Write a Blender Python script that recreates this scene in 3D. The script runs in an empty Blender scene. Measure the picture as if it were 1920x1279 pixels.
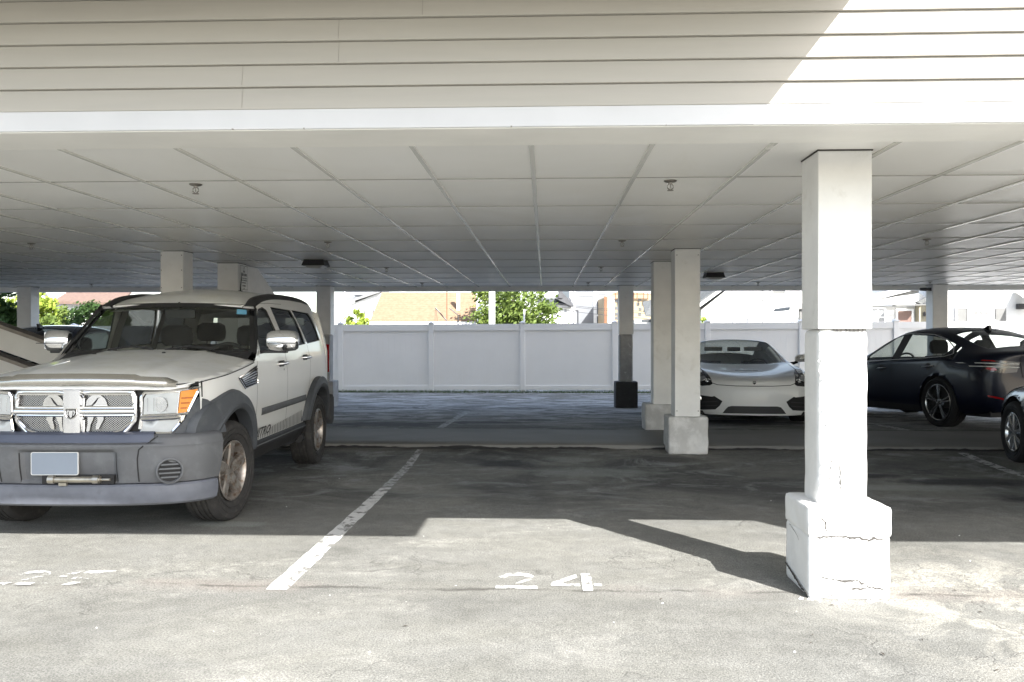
import bpy, bmesh, math, random
from mathutils import Vector, Matrix, noise
from mathutils.geometry import delaunay_2d_cdt
from mathutils.bvhtree import BVHTree
R = math.radians
scene = bpy.context.scene
col = scene.collection

# ------------------------------------------------------------------ helpers
class MB:
    """collects shapes into ONE mesh"""
    def __init__(s): s.v = []; s.f = []; s.m = []
    def add(s, vs, fs, mi=0):
        b = len(s.v); s.v += [tuple(p) for p in vs]
        for f in fs: s.f.append(tuple(b + i for i in f)); s.m.append(mi)
        return s
    def box(s, x0, x1, y0, y1, z0, z1, mi=0):
        return s.add([(x0,y0,z0),(x1,y0,z0),(x1,y1,z0),(x0,y1,z0),(x0,y0,z1),(x1,y0,z1),(x1,y1,z1),(x0,y1,z1)],
              [(3,2,1,0),(4,5,6,7),(0,1,5,4),(1,2,6,5),(2,3,7,6),(3,0,4,7)], mi)
    def prism(s, pts, d, mi=0):
        """pts: planar 3d loop, extruded by vector d"""
        n = len(pts); d = Vector(d); a = [Vector(p) for p in pts]
        return s.add(a + [p + d for p in a], [tuple(range(n))[::-1], tuple(range(n, 2*n))] +
              [(i, (i+1) % n, n + (i+1) % n, n + i) for i in range(n)], mi)
    def tube(s, pts, r, n=8, mi=0, cap=True):
        P = [Vector(p) for p in pts]; rr = r if isinstance(r, (list, tuple)) else [r]*len(P)
        vs = []; fs = []
        for i, p in enumerate(P):
            t = (P[min(i+1, len(P)-1)] - P[max(i-1, 0)]).normalized()
            u = t.cross(Vector((0,0,1)))
            if u.length < 1e-3: u = t.cross(Vector((1,0,0)))
            u.normalize(); w = t.cross(u)
            for k in range(n):
                a = 2*math.pi*k/n; vs.append(p + (u*math.cos(a) + w*math.sin(a))*rr[i])
        for i in range(len(P)-1):
            for k in range(n):
                fs.append((i*n+k, i*n+(k+1) % n, (i+1)*n+(k+1) % n, (i+1)*n+k))
        if cap: fs += [tuple(range(n))[::-1], tuple(range((len(P)-1)*n, len(P)*n))]
        return s.add(vs, fs, mi)
    def lathe(s, prof, n=32, axis='x', c=(0,0,0), mi=0, close=False):
        """prof: list of (r, h)"""
        vs = []; fs = []; m = len(prof); c = Vector(c)
        for k in range(n):
            a = 2*math.pi*k/n; ca, sa = math.cos(a), math.sin(a)
            for r, h in prof:
                q = (h, r*ca, r*sa) if axis == 'x' else ((r*ca, h, r*sa) if axis == 'y' else (r*ca, r*sa, h))
                vs.append(c + Vector(q))
        for k in range(n):
            k2 = (k+1) % n
            for i in range(m if close else m-1):
                j = (i+1) % m
                fs.append((k*m+i, k2*m+i, k2*m+j, k*m+j))
        return s.add(vs, fs, mi)
    def grid(s, rows, mi=0, closed=False):
        m = len(rows[0]); vs = [p for r in rows for p in r]; fs = []
        for i in range(len(rows)-1):
            for j in range(m if closed else m-1):
                k = (j+1) % m
                fs.append((i*m+j, i*m+k, (i+1)*m+k, (i+1)*m+j))
        return s.add(vs, fs, mi)
    def build(s, name, mats, parent=None, smooth=False, angle=35, bevel=0, loc=None, solid=0, weld=False, fixn=False, subsurf=0):
        me = bpy.data.meshes.new(name); me.from_pydata(s.v, [], s.f)
        if not isinstance(mats, (list, tuple)): mats = [mats]
        for m in mats: me.materials.append(m)
        if len(mats) > 1: me.polygons.foreach_set('material_index', s.m)
        if weld or fixn:
            bm = bmesh.new(); bm.from_mesh(me)
            if weld: bmesh.ops.remove_doubles(bm, verts=bm.verts, dist=1e-4)
            if fixn: bmesh.ops.recalc_face_normals(bm, faces=bm.faces)
            bm.to_mesh(me); bm.free()
        if smooth:
            me.polygons.foreach_set('use_smooth', [True]*len(me.polygons))
            me.set_sharp_from_angle(angle=R(angle))
        me.update()
        o = bpy.data.objects.new(name, me); col.objects.link(o)
        if loc: o.location = loc
        if parent: o.parent = parent
        if subsurf:
            mo = o.modifiers.new('s', 'SUBSURF'); mo.levels = mo.render_levels = subsurf
        if solid:
            mo = o.modifiers.new('t', 'SOLIDIFY'); mo.thickness = solid; mo.offset = -1
        if bevel:
            mo = o.modifiers.new('b', 'BEVEL'); mo.width = bevel; mo.segments = 2; mo.limit_method = 'ANGLE'; mo.angle_limit = R(40)
        return o

def tag(o, label=None, cat=None, group=None, kind=None):
    if label: o['label'] = label
    if cat: o['category'] = cat
    if group: o['group'] = group
    if kind: o['kind'] = kind
    return o
def thing(name, label, cat, loc=(0,0,0), rz=0, group=None, rx=0, sc=None):
    o = bpy.data.objects.new(name, None); col.objects.link(o)
    o.location = loc; o.rotation_euler = (rx, 0, rz); o.empty_display_size = .2
    if sc: o.scale = sc
    return tag(o, label, cat, group)

def densify(loop, h, closed=True):
    out = []; n = len(loop)
    for i in range(n if closed else n-1):
        a = Vector(loop[i]); b = Vector(loop[(i+1) % n]); k = max(1, int((b-a).length/h + .5))
        out += [tuple(a.lerp(b, t/k)) for t in range(k)]
    if not closed: out.append(tuple(loop[-1]))
    return out
def inpoly(p, loop):
    x, y = p; c = False; n = len(loop)
    for i in range(n):
        x0, y0 = loop[i]; x1, y1 = loop[i-1]
        if (y0 > y) != (y1 > y) and x < (x1-x0)*(y-y0)/(y1-y0)+x0: c = not c
    return c
def segd(p, loop):
    px, py = p; best = 9e9; n = len(loop)
    for i in range(n):
        x0, y0 = loop[i-1]; x1, y1 = loop[i]; dx, dy = x1-x0, y1-y0; L = dx*dx+dy*dy
        t = 0 if L == 0 else max(0, min(1, ((px-x0)*dx+(py-y0)*dy)/L))
        d = (px-x0-dx*t)**2 + (py-y0-dy*t)**2
        if d < best: best = d
    return math.sqrt(best)
def tri2d(outline, holes=(), h=.08):
    """triangles of a 2d outline with holes, with inner points"""
    loops = [densify(outline, h)] + [densify(k, h) for k in holes]
    vs = []; es = []
    for lp in loops:
        b = len(vs); vs += [Vector(p) for p in lp]; n = len(lp)
        es += [(b+i, b+(i+1) % n) for i in range(n)]
    xs = [p[0] for p in outline]; ys = [p[1] for p in outline]
    def ok(p): return inpoly(p, outline) and not any(inpoly(p, k) for k in holes)
    x = min(xs) + h*.5
    while x < max(xs):
        y = min(ys) + h*.5
        while y < max(ys):
            if ok((x, y)) and min(segd((x, y), lp) for lp in [outline]+list(holes)) > h*.45: vs.append(Vector((x, y)))
            y += h
        x += h
    V, E, F, *_ = delaunay_2d_cdt(vs, es, [], 0, 1e-6)
    fs = []
    for f in F:
        c = sum((V[i] for i in f), Vector((0, 0)))/len(f)
        if ok((c.x, c.y)): fs.append(tuple(f))
    return [tuple(v) for v in V], fs
def sheet(mb, outline, holes, fn, h=.08, mi=0, flip=False):
    V, F = tri2d(outline, holes, h)
    if flip: F = [f[::-1] for f in F]
    mb.add([fn(a, b) for a, b in V], F, mi); return mb
def interp(tab, x):
    if x <= tab[0][0]: return tab[0][1]
    for (a, b), (c, d) in zip(tab, tab[1:]):
        if x <= c: return b + (d-b)*(x-a)/(c-a)
    return tab[-1][1]
def smoothtab(tab, x):
    if x <= tab[0][0]: return tab[0][1]
    n = len(tab)
    for i in range(n-1):
        if x <= tab[i+1][0]:
            x0, y0 = tab[i]; x1, y1 = tab[i+1]; t = (x-x0)/(x1-x0)
            m0 = (y1-tab[i-1][1])/(x1-tab[i-1][0]) if i else (y1-y0)/(x1-x0)
            m1 = (tab[i+2][1]-y0)/(tab[i+2][0]-x0) if i+2 < n else (y1-y0)/(x1-x0)
            d = x1-x0
            return (2*t**3-3*t*t+1)*y0+(t**3-2*t*t+t)*d*m0+(-2*t**3+3*t*t)*y1+(t**3-t*t)*d*m1
    return tab[-1][1]
def arc(cx, cy, r, a0, a1, n):
    return [(cx+r*math.cos(R(a0+(a1-a0)*i/n)), cy+r*math.sin(R(a0+(a1-a0)*i/n))) for i in range(n+1)]
def rrect(x0, x1, y0, y1, r, n=4):
    return arc(x1-r, y0+r, r, -90, 0, n)+arc(x1-r, y1-r, r, 0, 90, n)+arc(x0+r, y1-r, r, 90, 180, n)+arc(x0+r, y0+r, r, 180, 270, n)
def rough_box(w, d, h, step=.03, amp=.006, rnd=.02, seed=0, fs=7):
    """a lump of plaster: box with softened corners and an uneven skin"""
    mb = MB(); nx, ny, nz = max(2, int(w/step)), max(2, int(d/step)), max(2, int(h/step))
    def P(x, y, z):
        q = Vector((x, y, z)); c = Vector((max(-w/2+rnd, min(w/2-rnd, x)), max(-d/2+rnd, min(d/2-rnd, y)), max(rnd, min(h-rnd, z))))
        o = q-c
        if o.length > 1e-6: q = c + o.normalized()*rnd
        n = Vector((x/w*2, y/d*2, (z/h*2-1)*.6)).normalized()
        k = noise.fractal(Vector((x*fs+seed, y*fs, z*fs)), 1, 2, 4)
        return q + n*amp*k
    def face(f, a, b): mb.grid([[P(*f(i/a, j/b)) for j in range(b+1)] for i in range(a+1)])
    face(lambda s, t: (-w/2+w*s, -d/2, h*t), nx, nz); face(lambda s, t: (w/2-w*s, d/2, h*t), nx, nz)
    face(lambda s, t: (w/2, -d/2+d*s, h*t), ny, nz); face(lambda s, t: (-w/2, d/2-d*s, h*t), ny, nz)
    face(lambda s, t: (-w/2+w*s, -d/2+d*t, h), nx, ny); face(lambda s, t: (-w/2+w*s, d/2-d*t, 0), nx, ny)
    return mb
def text_mesh(txt, size, shear=0, bold=0):
    cu = bpy.data.curves.new('t', 'FONT'); cu.body = txt; cu.size = size; cu.shear = shear; cu.align_x = 'CENTER'; cu.offset = bold
    cu.resolution_u = 3
    o = bpy.data.objects.new('t', cu); col.objects.link(o)
    me = o.to_mesh(); vs = [tuple(v.co) for v in me.vertices]; fs = [tuple(p.vertices) for p in me.polygons]
    o.to_mesh_clear(); bpy.data.objects.remove(o); bpy.data.curves.remove(cu)
    return vs, fs

# ------------------------------------------------------------------ materials
class NT:
    def __init__(s, name):
        s.mat = bpy.data.materials.new(name); s.mat.use_nodes = True; s.t = s.mat.node_tree; s.t.nodes.clear()
        s.out = s.n('ShaderNodeOutputMaterial'); s.p = s.n('ShaderNodeBsdfPrincipled'); s.l(s.p.outputs[0], s.out.inputs[0])
        s.co = s.n('ShaderNodeTexCoord').outputs['Object']
    def n(s, t, **k):
        o = s.t.nodes.new(t)
        for a, b in k.items(): setattr(o, a, b)
        return o
    def l(s, a, b): s.t.links.new(a, b)
    def sv(s, sock, v):
        if hasattr(v, 'is_linked') or isinstance(v, bpy.types.NodeSocket): s.l(v, sock)
        else: sock.default_value = v
    def mapping(s, scale=(1,1,1), loc=(0,0,0), rot=(0,0,0), src=None):
        m = s.n('ShaderNodeMapping'); s.l(src or s.co, m.inputs[0]); m.inputs['Scale'].default_value = scale; m.inputs['Location'].default_value = loc; m.inputs['Rotation'].default_value = rot
        return m.outputs[0]
    def noise(s, scale, detail=6, rough=.55, src=None, dist=0):
        o = s.n('ShaderNodeTexNoise'); s.l(src or s.co, o.inputs['Vector']); o.inputs['Scale'].default_value = scale
        o.inputs['Detail'].default_value = detail; o.inputs['Roughness'].default_value = rough; o.inputs['Distortion'].default_value = dist
        return o.outputs['Fac']
    def ramp(s, fac, a, b, va=0, vb=1):
        o = s.n('ShaderNodeMapRange'); s.l(fac, o.inputs[0]); o.inputs[1].default_value = a; o.inputs[2].default_value = b
        o.inputs[3].default_value = va; o.inputs[4].default_value = vb
        return o.outputs[0]
    def math(s, op, a, b=0., c=None):
        o = s.n('ShaderNodeMath', operation=op); s.sv(o.inputs[0], a); s.sv(o.inputs[1], b)
        if c is not None: s.sv(o.inputs[2], c)
        return o.outputs[0]
    def mix(s, fac, a, b, blend='MIX'):
        o = s.n('ShaderNodeMix', data_type='RGBA', blend_type=blend); s.sv(o.inputs[0], fac)
        for k, v in ((6, a), (7, b)):
            if isinstance(v, bpy.types.NodeSocket): s.l(v, o.inputs[k])
            else: o.inputs[k].default_value = (*v, 1)
        return o.outputs[2]
    def sep(s, src=None):
        o = s.n('ShaderNodeSeparateXYZ'); s.l(src or s.co, o.inputs[0]); return o.outputs
    def bump(s, h, strength=.3, dist=.01):
        o = s.n('ShaderNodeBump'); s.l(h, o.inputs['Height']); o.inputs['Strength'].default_value = strength; o.inputs['Distance'].default_value = dist
        s.l(o.outputs[0], s.p.inputs['Normal'])
    def col(s, c):
        if isinstance(c, bpy.types.NodeSocket): s.l(c, s.p.inputs['Base Color'])
        else: s.p.inputs['Base Color'].default_value = (*c, 1)
    def set(s, **k):
        for a, b in k.items():
            s.sv(s.p.inputs[{'rough':'Roughness','metal':'Metallic','spec':'Specular IOR Level','coat':'Coat Weight','coatr':'Coat Roughness','alpha':'Alpha','trans':'Transmission Weight','ior':'IOR'}[a]], b)
        return s
def lin(r, g, b):
    f = lambda c: c/12.92 if c <= .04045 else ((c+.055)/1.055)**2.4
    return (f(r/255), f(g/255), f(b/255))
def M(name, c, rough=.5, metal=0, var=.12, vs=4, bump=0, bs=60, coat=0, c2=None, spec=.5, mask=(.45,.7), bd=.004, stretch=(1,1,1)):
    """plain surface with uneven tone, optional second colour in patches and a bump"""
    t = NT(name); src = t.mapping(stretch)
    n1 = t.noise(vs, 7, .6, src)
    dark = tuple(k*(1-var) for k in c); lite = tuple(min(1, k*(1+var*.6)) for k in c)
    k = t.mix(t.ramp(n1, .3, .7), dark, lite)
    if c2: k = t.mix(t.ramp(t.noise(vs*1.7, 9, .65, src, .3), *mask), k, c2)
    t.col(k); t.set(rough=t.ramp(n1, .3, .7, max(0, rough-.06), min(1, rough+.06)), metal=metal, coat=coat, spec=spec)
    if coat: t.set(coatr=.06)
    if bump: t.bump(t.noise(bs, 5, .6, src), bump, bd)
    return t.mat
def glass(name, tint, gloss=.07, refl=1.0):
    t = NT(name); t.t.nodes.remove(t.p)
    tr = t.n('ShaderNodeBsdfTransparent'); tr.inputs[0].default_value = (*tint, 1)
    gl = t.n('ShaderNodeBsdfGlossy'); gl.inputs['Roughness'].default_value = .02
    lw = t.n('ShaderNodeLayerWeight'); lw.inputs[0].default_value = .5
    f = t.math('MULTIPLY', t.math('ADD', t.math('MULTIPLY', t.math('POWER', lw.outputs['Facing'], 4.5), .9), gloss), refl)
    mx = t.n('ShaderNodeMixShader'); t.l(f, mx.inputs[0]); t.l(tr.outputs[0], mx.inputs[1]); t.l(gl.outputs[0], mx.inputs[2]); t.l(mx.outputs[0], t.out.inputs[0])
    return t.mat

mat = {}
mat['column_paint'] = M('column_paint', (.78,.775,.76), .6, var=.1, vs=3, bump=.15, bs=25, c2=(.60,.585,.55), mask=(.56,.82))
mat['plaster'] = M('plaster', (.80,.795,.78), .75, var=.08, vs=6, bump=.5, bs=35, c2=(.62,.60,.56), mask=(.66,.8), bd=.006)
mat['concrete_base'] = M('concrete_base', (.54,.535,.52), .85, var=.2, vs=3.2, bump=.6, bs=50, c2=(.64,.635,.62), mask=(.48,.62), bd=.006)
mat['plaster_grey'] = M('plaster_grey', (.36,.36,.365), .85, var=.25, vs=6, bump=.6, bs=40, c2=(.62,.62,.62), mask=(.6,.68), bd=.006)
mat['black_base'] = M('black_base', (.035,.035,.037), .8, var=.3, vs=8, bump=.5, bs=60, c2=(.09,.088,.085), mask=(.6,.75))
mat['crack'] = M('crack', (.06,.055,.05), .95)
mat['siding'] = M('siding', (.43,.412,.375), .55, var=.05, vs=9, bump=.12, bs=60, stretch=(.12,1,1.6), bd=.002)
def fascia_mat():
    t = NT('fascia'); x, y, z = t.sep(); t.co = t.mapping((1,1,1)); n1 = t.noise(3, 6)
    cm = t.n('ShaderNodeCombineXYZ'); t.l(x, cm.inputs[0]); tick = t.math('MULTIPLY', t.ramp(t.noise(16, 2, .5, cm.outputs[0]), .655, .67), t.ramp(z, 2.3035, 2.3025))
    k = t.mix(t.ramp(n1, .3, .7), (.58,.588,.605), (.625,.632,.65)); k = t.mix(tick, k, (.30,.29,.27)); t.col(k); t.set(rough=.45); return t.mat
mat['fascia'] = fascia_mat()
mat['soffit'] = M('soffit', (.82,.81,.775), .6, var=.06, vs=2.5)
mat['batten'] = M('batten', (.64,.63,.59), .22, var=.02, vs=1)
mat['joint'] = M('joint', (.36,.35,.33), .4)
mat['fence'] = M('fence', (.82,.82,.825), .4, var=.03, vs=1.5)
mat['metal_dark'] = M('metal_dark', (.03,.03,.032), .5)
mat['lens'] = M('lens', (.5,.5,.48), .3)
mat['brass'] = M('brass', (.30,.28,.25), .35, metal=.8)
mat['dark'] = M('dark', (.012,.012,.013), .8)
mat['sign_white'] = M('sign_white', (.72,.72,.70), .5)
mat['sign_ink'] = M('sign_ink', (.06,.06,.06), .6)
mat['ramp_side'] = M('ramp_side', (.60,.585,.56), .6, var=.1, vs=2)
mat['ramp_top'] = M('ramp_top', (.24,.215,.19), .8, var=.25, vs=6)

def ceiling_mat():
    t = NT('ceiling_panel'); x, y, z = t.sep()
    n1 = t.noise(1.2, 5)
    cb = t.n('ShaderNodeCombineXYZ'); t.l(t.math('FLOOR', t.math('DIVIDE', t.math('ADD', x, .069), .6155)), cb.inputs[0]); t.l(t.math('FLOOR', t.math('DIVIDE', t.math('SUBTRACT', y, 5.16), 1.09)), cb.inputs[1])
    wn = t.n('ShaderNodeTexWhiteNoise'); t.l(cb.outputs[0], wn.inputs['Vector'])
    k = t.mix(t.ramp(n1, .3, .7), (.84,.835,.81), (.88,.875,.855))
    k = t.mix(1.0, k, t.ramp(wn.outputs[0], 0, 1, .945, 1.0), 'MULTIPLY'); k = t.mix(t.ramp(t.noise(.55, 8, .65, None, .8), .58, .74, 0, .35), k, (.62,.585,.50))
    t.col(k); t.set(rough=t.ramp(t.noise(3, 4), .3, .7, .34, .44), spec=.45)
    t.bump(t.noise(.9, 2), .08, .02)
    return t.mat
mat['ceiling'] = ceiling_mat()

def asphalt_mat(seam=True):
    t = NT('asphalt'); x, y, z = t.sep()
    flat = t.mapping((.55, 1.0, 1))
    big = t.noise(.55, 8, .62, flat, .4); mid = t.noise(2.6, 8, .62, flat, .3); fine = t.noise(110, 3, .8); grit = t.noise(230, 2, .6)
    base = t.mix(t.ramp(big, .32, .68), (.094,.094,.087), (.226,.222,.197))
    base = t.mix(t.ramp(mid, .35, .72, 0, .75), base, (.200,.199,.186))
    base = t.mix(1.0, base, t.ramp(t.noise(9, 9, .68, None, .4), .34, .66, .86, 1.13), 'MULTIPLY')
    # pale worn aggregate patches
    worn = t.math('MULTIPLY', t.ramp(t.noise(1.25, 10, .7, flat, .8), .54, .68), t.ramp(t.noise(14, 6, .7), .36, .6))
    base = t.mix(t.math('MULTIPLY', worn, .75), base, (.37,.362,.33))
    # broken pale surface by the pillar and right of it
    rr = t.math('MULTIPLY', t.ramp(t.math('ADD', x, t.math('MULTIPLY', y, .35)), 2.7, 3.6), t.ramp(y, 5.6, 4.6))
    rp = t.math('MULTIPLY', rr, t.ramp(t.noise(2.2, 10, .72, None, .5), .44, .54))
    rp = t.math('MULTIPLY', rp, t.ramp(t.noise(26, 6, .7), .34, .52, .25, 1))
    base = t.mix(t.math('MULTIPLY', rp, .85), base, (.37,.355,.31))
    # oil stains under the roof, with roof shade partly put into their colour
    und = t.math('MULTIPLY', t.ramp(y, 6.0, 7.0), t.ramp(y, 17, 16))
    oil_shade = t.ramp(t.noise(.75, 7, .6, t.mapping((.85, 1.05, 1), (3.1, 1.7, 0)), .9), .42, .60)
    base = t.mix(t.math('MULTIPLY', und, t.math('MULTIPLY', oil_shade, .72)), base, (.040,.041,.042))
    salt = t.ramp(t.noise(2.1, 9, .72, t.mapping((.75, 1.2, 1), (7, 3, 0)), 1.0), .51, .65)
    base = t.mix(t.math('MULTIPLY', t.math('MULTIPLY', salt, .75), t.ramp(y, 5.5, 8)), base, (.30,.312,.308))
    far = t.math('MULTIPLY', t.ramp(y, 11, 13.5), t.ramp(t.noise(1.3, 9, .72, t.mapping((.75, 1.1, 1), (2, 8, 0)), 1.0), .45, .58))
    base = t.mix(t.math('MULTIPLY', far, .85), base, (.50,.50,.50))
    def spot(cx, cy, rx, ry, colr, amt, base):
        dx = t.math('DIVIDE', t.math('SUBTRACT', x, cx), rx); dy = t.math('DIVIDE', t.math('SUBTRACT', y, cy), ry)
        d = t.math('SQRT', t.math('ADD', t.math('MULTIPLY', dx, dx), t.math('MULTIPLY', dy, dy)))
        d = t.math('ADD', d, t.math('MULTIPLY', t.math('SUBTRACT', t.noise(6, 6, .65), .5), 1.3))
        return t.mix(t.ramp(d, .55, 1.05, amt, 0), base, colr)
    for s in ((-.45,8.75,.38,.25), (-.1,12.55,.45,.16), (.05,8.95,.12,.1), (-2.2,11.6,1.2,.5), (2.6,12.2,1.2,.7), (3.9,7.9,.7,.2), (4.3,7.1,.6,.25), (-1.0,12.0,.9,.3), (3.1,8.2,.35,.15)):
        base = spot(*s, (.035,.035,.037), .85, base)
    for s in ((.25,9.0,.35,.16), (3.2,7.6,.8,.16), (.5,8.3,.8,.3), (-2.3,5.95,.35,.1)):
        base = spot(*s, (.27,.29,.265), .6, base)
    # cracks
    w = t.noise(3, 6, .6); wv = t.n('ShaderNodeVectorMath', operation='ADD'); t.l(t.co, wv.inputs[0])
    cm = t.n('ShaderNodeCombineXYZ'); t.l(t.math('MULTIPLY', w, .7), cm.inputs[0]); t.l(t.math('MULTIPLY', t.noise(2.3, 6), .7), cm.inputs[1]); t.l(cm.outputs[0], wv.inputs[1])
    vo = t.n('ShaderNodeTexVoronoi', feature='DISTANCE_TO_EDGE'); t.l(wv.outputs[0], vo.inputs['Vector']); vo.inputs['Scale'].default_value = .75
    cr = t.math('MULTIPLY', t.ramp(vo.outputs['Distance'], .002, .006, .55, 0), t.ramp(t.noise(.8, 4), .50, .60))
    vo2 = t.n('ShaderNodeTexVoronoi', feature='DISTANCE_TO_EDGE'); t.l(wv.outputs[0], vo2.inputs['Vector']); vo2.inputs['Scale'].default_value = 3.2
    cr2 = t.math('MULTIPLY', t.ramp(vo2.outputs['Distance'], .008, .02, .45, 0), t.ramp(t.noise(.9, 5, .6, t.mapping((1,1,1),(5,9,0))), .56, .62))
    cr = t.math('MAXIMUM', cr, cr2)
    # seam of the bays and the drive
    sd = t.math('ABSOLUTE', t.math('ADD', t.math('SUBTRACT', y, 4.47), t.math('MULTIPLY', t.math('SUBTRACT', t.noise(2.2, 6, .6), .5), .22)))
    seam_m = t.math('MULTIPLY', t.ramp(sd, .006, .03, 1, 0), t.ramp(t.noise(3, 5), .40, .58))
    rust = t.math('MULTIPLY', t.ramp(sd, .03, .16, .9, 0), t.ramp(t.noise(.9, 5, .6, t.mapping((1,1,1),(2,4,0))), .46, .60))
    base = t.mix(t.math('MULTIPLY', rust, .6), base, (.215,.19,.17))
    base = t.mix(t.math('MULTIPLY', t.math('MAXIMUM', cr, seam_m), .75), base, (.06,.055,.05))
    # grit
    g = t.ramp(fine, .34, .68, .48, 1.48); base = t.mix(1.0, base, g, 'MULTIPLY')
    pale = t.ramp(grit, .66, .74); base = t.mix(t.math('MULTIPLY', pale, .4), base, (.55,.53,.48))
    spk = t.math('MULTIPLY', t.ramp(t.noise(22, 2, .5), .765, .80), 1.0); base = t.mix(spk, base, (.62,.60,.56))
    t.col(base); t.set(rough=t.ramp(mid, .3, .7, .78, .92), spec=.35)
    h = t.math('SUBTRACT', t.math('ADD', t.math('MULTIPLY', fine, .6), t.math('MULTIPLY', grit, .4)), t.math('MULTIPLY', cr, .8))
    t.bump(h, .8, .010)
    return t.mat
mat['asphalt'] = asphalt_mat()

def walk_mat():
    t = NT('walk_concrete'); n1 = t.noise(1.1, 8, .6, t.mapping((.5,1.2,1)))
    k = t.mix(t.ramp(n1, .3, .7), (.125,.123,.115), (.185,.182,.172))
    k = t.mix(t.ramp(t.noise(5, 8, .7), .62, .75, 0, .5), k, (.30,.295,.28)); k = t.mix(t.ramp(t.noise(.8, 6, .6, t.mapping((.6,1,1),(4,1,0))), .55, .7, 0, .6), k, (.075,.073,.07))
    t.col(k); t.set(rough=.7); t.bump(t.noise(90, 4), .25, .004); return t.mat
mat['walk'] = walk_mat()

def worn_paint(name, c, hold=.5, scale=9):
    """road paint worn through in specks and patches"""
    t = NT(name); a = t.noise(scale, 9, .7); b = t.noise(60, 4, .7)
    m = t.math('ADD', t.math('MULTIPLY', a, .7), t.math('MULTIPLY', b, .3))
    t.col(t.mix(t.ramp(t.noise(30, 5), .3, .7), tuple(k*.88 for k in c), c)); t.set(rough=.75)
    tr = t.n('ShaderNodeBsdfTransparent'); mx = t.n('ShaderNodeMixShader')
    t.l(t.ramp(m, hold-.03, hold+.02, 1, 0), mx.inputs[0]); t.l(t.p.outputs[0], mx.inputs[1]); t.l(tr.outputs[0], mx.inputs[2]); t.l(mx.outputs[0], t.out.inputs[0])
    # factor 1 -> paint gone
    mx.inputs[0].links[0].from_node.inputs[3].default_value = 0; mx.inputs[0].links[0].from_node.inputs[4].default_value = 1
    return t.mat
mat['line_paint'] = worn_paint('line_paint', (.60,.60,.585), .55)
mat['line_faded'] = worn_paint('line_faded', (.46,.465,.465), .525, 14)
mat['num_paint'] = worn_paint('num_paint', (.66,.66,.64), .55, 9)
mat['num_faded'] = worn_paint('num_faded', (.60,.60,.58), .505, 9)

# ------------------------------------------------------------------ camera, light
YAW = math.atan(.03955); F = 1560.; CX, CY = 960., 631.2; CH = 1.36
cam_d = bpy.data.cameras.new('camera'); cam = bpy.data.objects.new('camera', cam_d); col.objects.link(cam)
cam.location = (0, 0, CH); cam.rotation_euler = (math.pi/2, 0, YAW)
cam_d.sensor_width = 36; cam_d.lens = 36*F/1920; cam_d.shift_y = -(639.5-CY)/1920; cam_d.clip_end = 2000; cam_d.clip_start = .05
scene.camera = cam
def at(u, D):
    """ground x, y of a bearing in the photograph at a given distance"""
    X = (u-CX)/F*D
    return X*math.cos(YAW)-D*math.sin(YAW), X*math.sin(YAW)+D*math.cos(YAW)
def hz(v, D): return CH + (CY-v)/F*D

sun_dir = Vector((.78, -1.087, 1)).normalized()
sl = bpy.data.lights.new('sun', 'SUN'); so = bpy.data.objects.new('sun', sl); col.objects.link(so)
sl.energy = 5.0; sl.angle = R(.5); sl.color = (1, .98, .945)
so.rotation_euler = sun_dir.to_track_quat('Z', 'Y').to_euler(); so.location = (10, -14, 14)
w = bpy.data.worlds.new('World'); scene.world = w; w.use_nodes = True
nt = w.node_tree; bg = nt.nodes['Background']
sky = nt.nodes.new('ShaderNodeTexSky'); sky.sky_type = 'NISHITA'; sky.sun_disc = False
sky.sun_elevation = math.asin(sun_dir.z); sky.sun_rotation = math.atan2(sun_dir.x, sun_dir.y); sky.dust_density = 1.6; sky.air_density = 1.0
hs = nt.nodes.new('ShaderNodeHueSaturation'); hs.inputs['Saturation'].default_value = .72; nt.links.new(sky.outputs[0], hs.inputs['Color']); nt.links.new(hs.outputs[0], bg.inputs[0]); bg.inputs[1].default_value = .15
vs_ = scene.view_settings; scene.display_settings.display_device = 'sRGB'
vs_.view_transform = 'Standard'; vs_.look = 'None'; vs_.exposure = 1.75; vs_.gamma = 1; vs_.use_curve_mapping = False
scene.render.engine = 'CYCLES'; cy = scene.cycles
cy.use_denoising = True; cy.max_bounces = 10; cy.diffuse_bounces = 6; cy.glossy_bounces = 4; cy.transparent_max_bounces = 16; cy.transmission_bounces = 4
cy.sample_clamp_indirect = 6; cy.caustics_reflective = False; cy.caustics_refractive = False
# ------------------------------------------------------------------ ground
GT = [(-300,0),(7.6,0),(8.6,.012),(9.1,.04),(9.5,.075),(9.62,.06),(10.7,.12),(10.86,.15),(12,.118),(14,.06),(16,0),(18,-.05),(22,-.11),(40,-.35),(600,-.35)]
def gz(y): return interp(GT, y)
def undul(x, y):
    k = .004*noise.fractal(Vector((x*.7, y*.7, 0)), 1, 2, 4) if abs(x) < 20 and -5 < y < 25 else 0
    return k
ys = [-300,-80,-30,-12,-5] + [-4+.25*i for i in range(0, 105)] + [24,30,40,80,200,600]
xs = [-400,-100,-40,-25] + [-18+.5*i for i in range(0, 73)] + [25,40,100,400]
g = MB(); g.grid([[(x, y, gz(y)+undul(x, y)) for x in xs] for y in ys])
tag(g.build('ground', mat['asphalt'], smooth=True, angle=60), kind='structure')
def surf(x, y): return gz(y)+undul(x, y)

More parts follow.
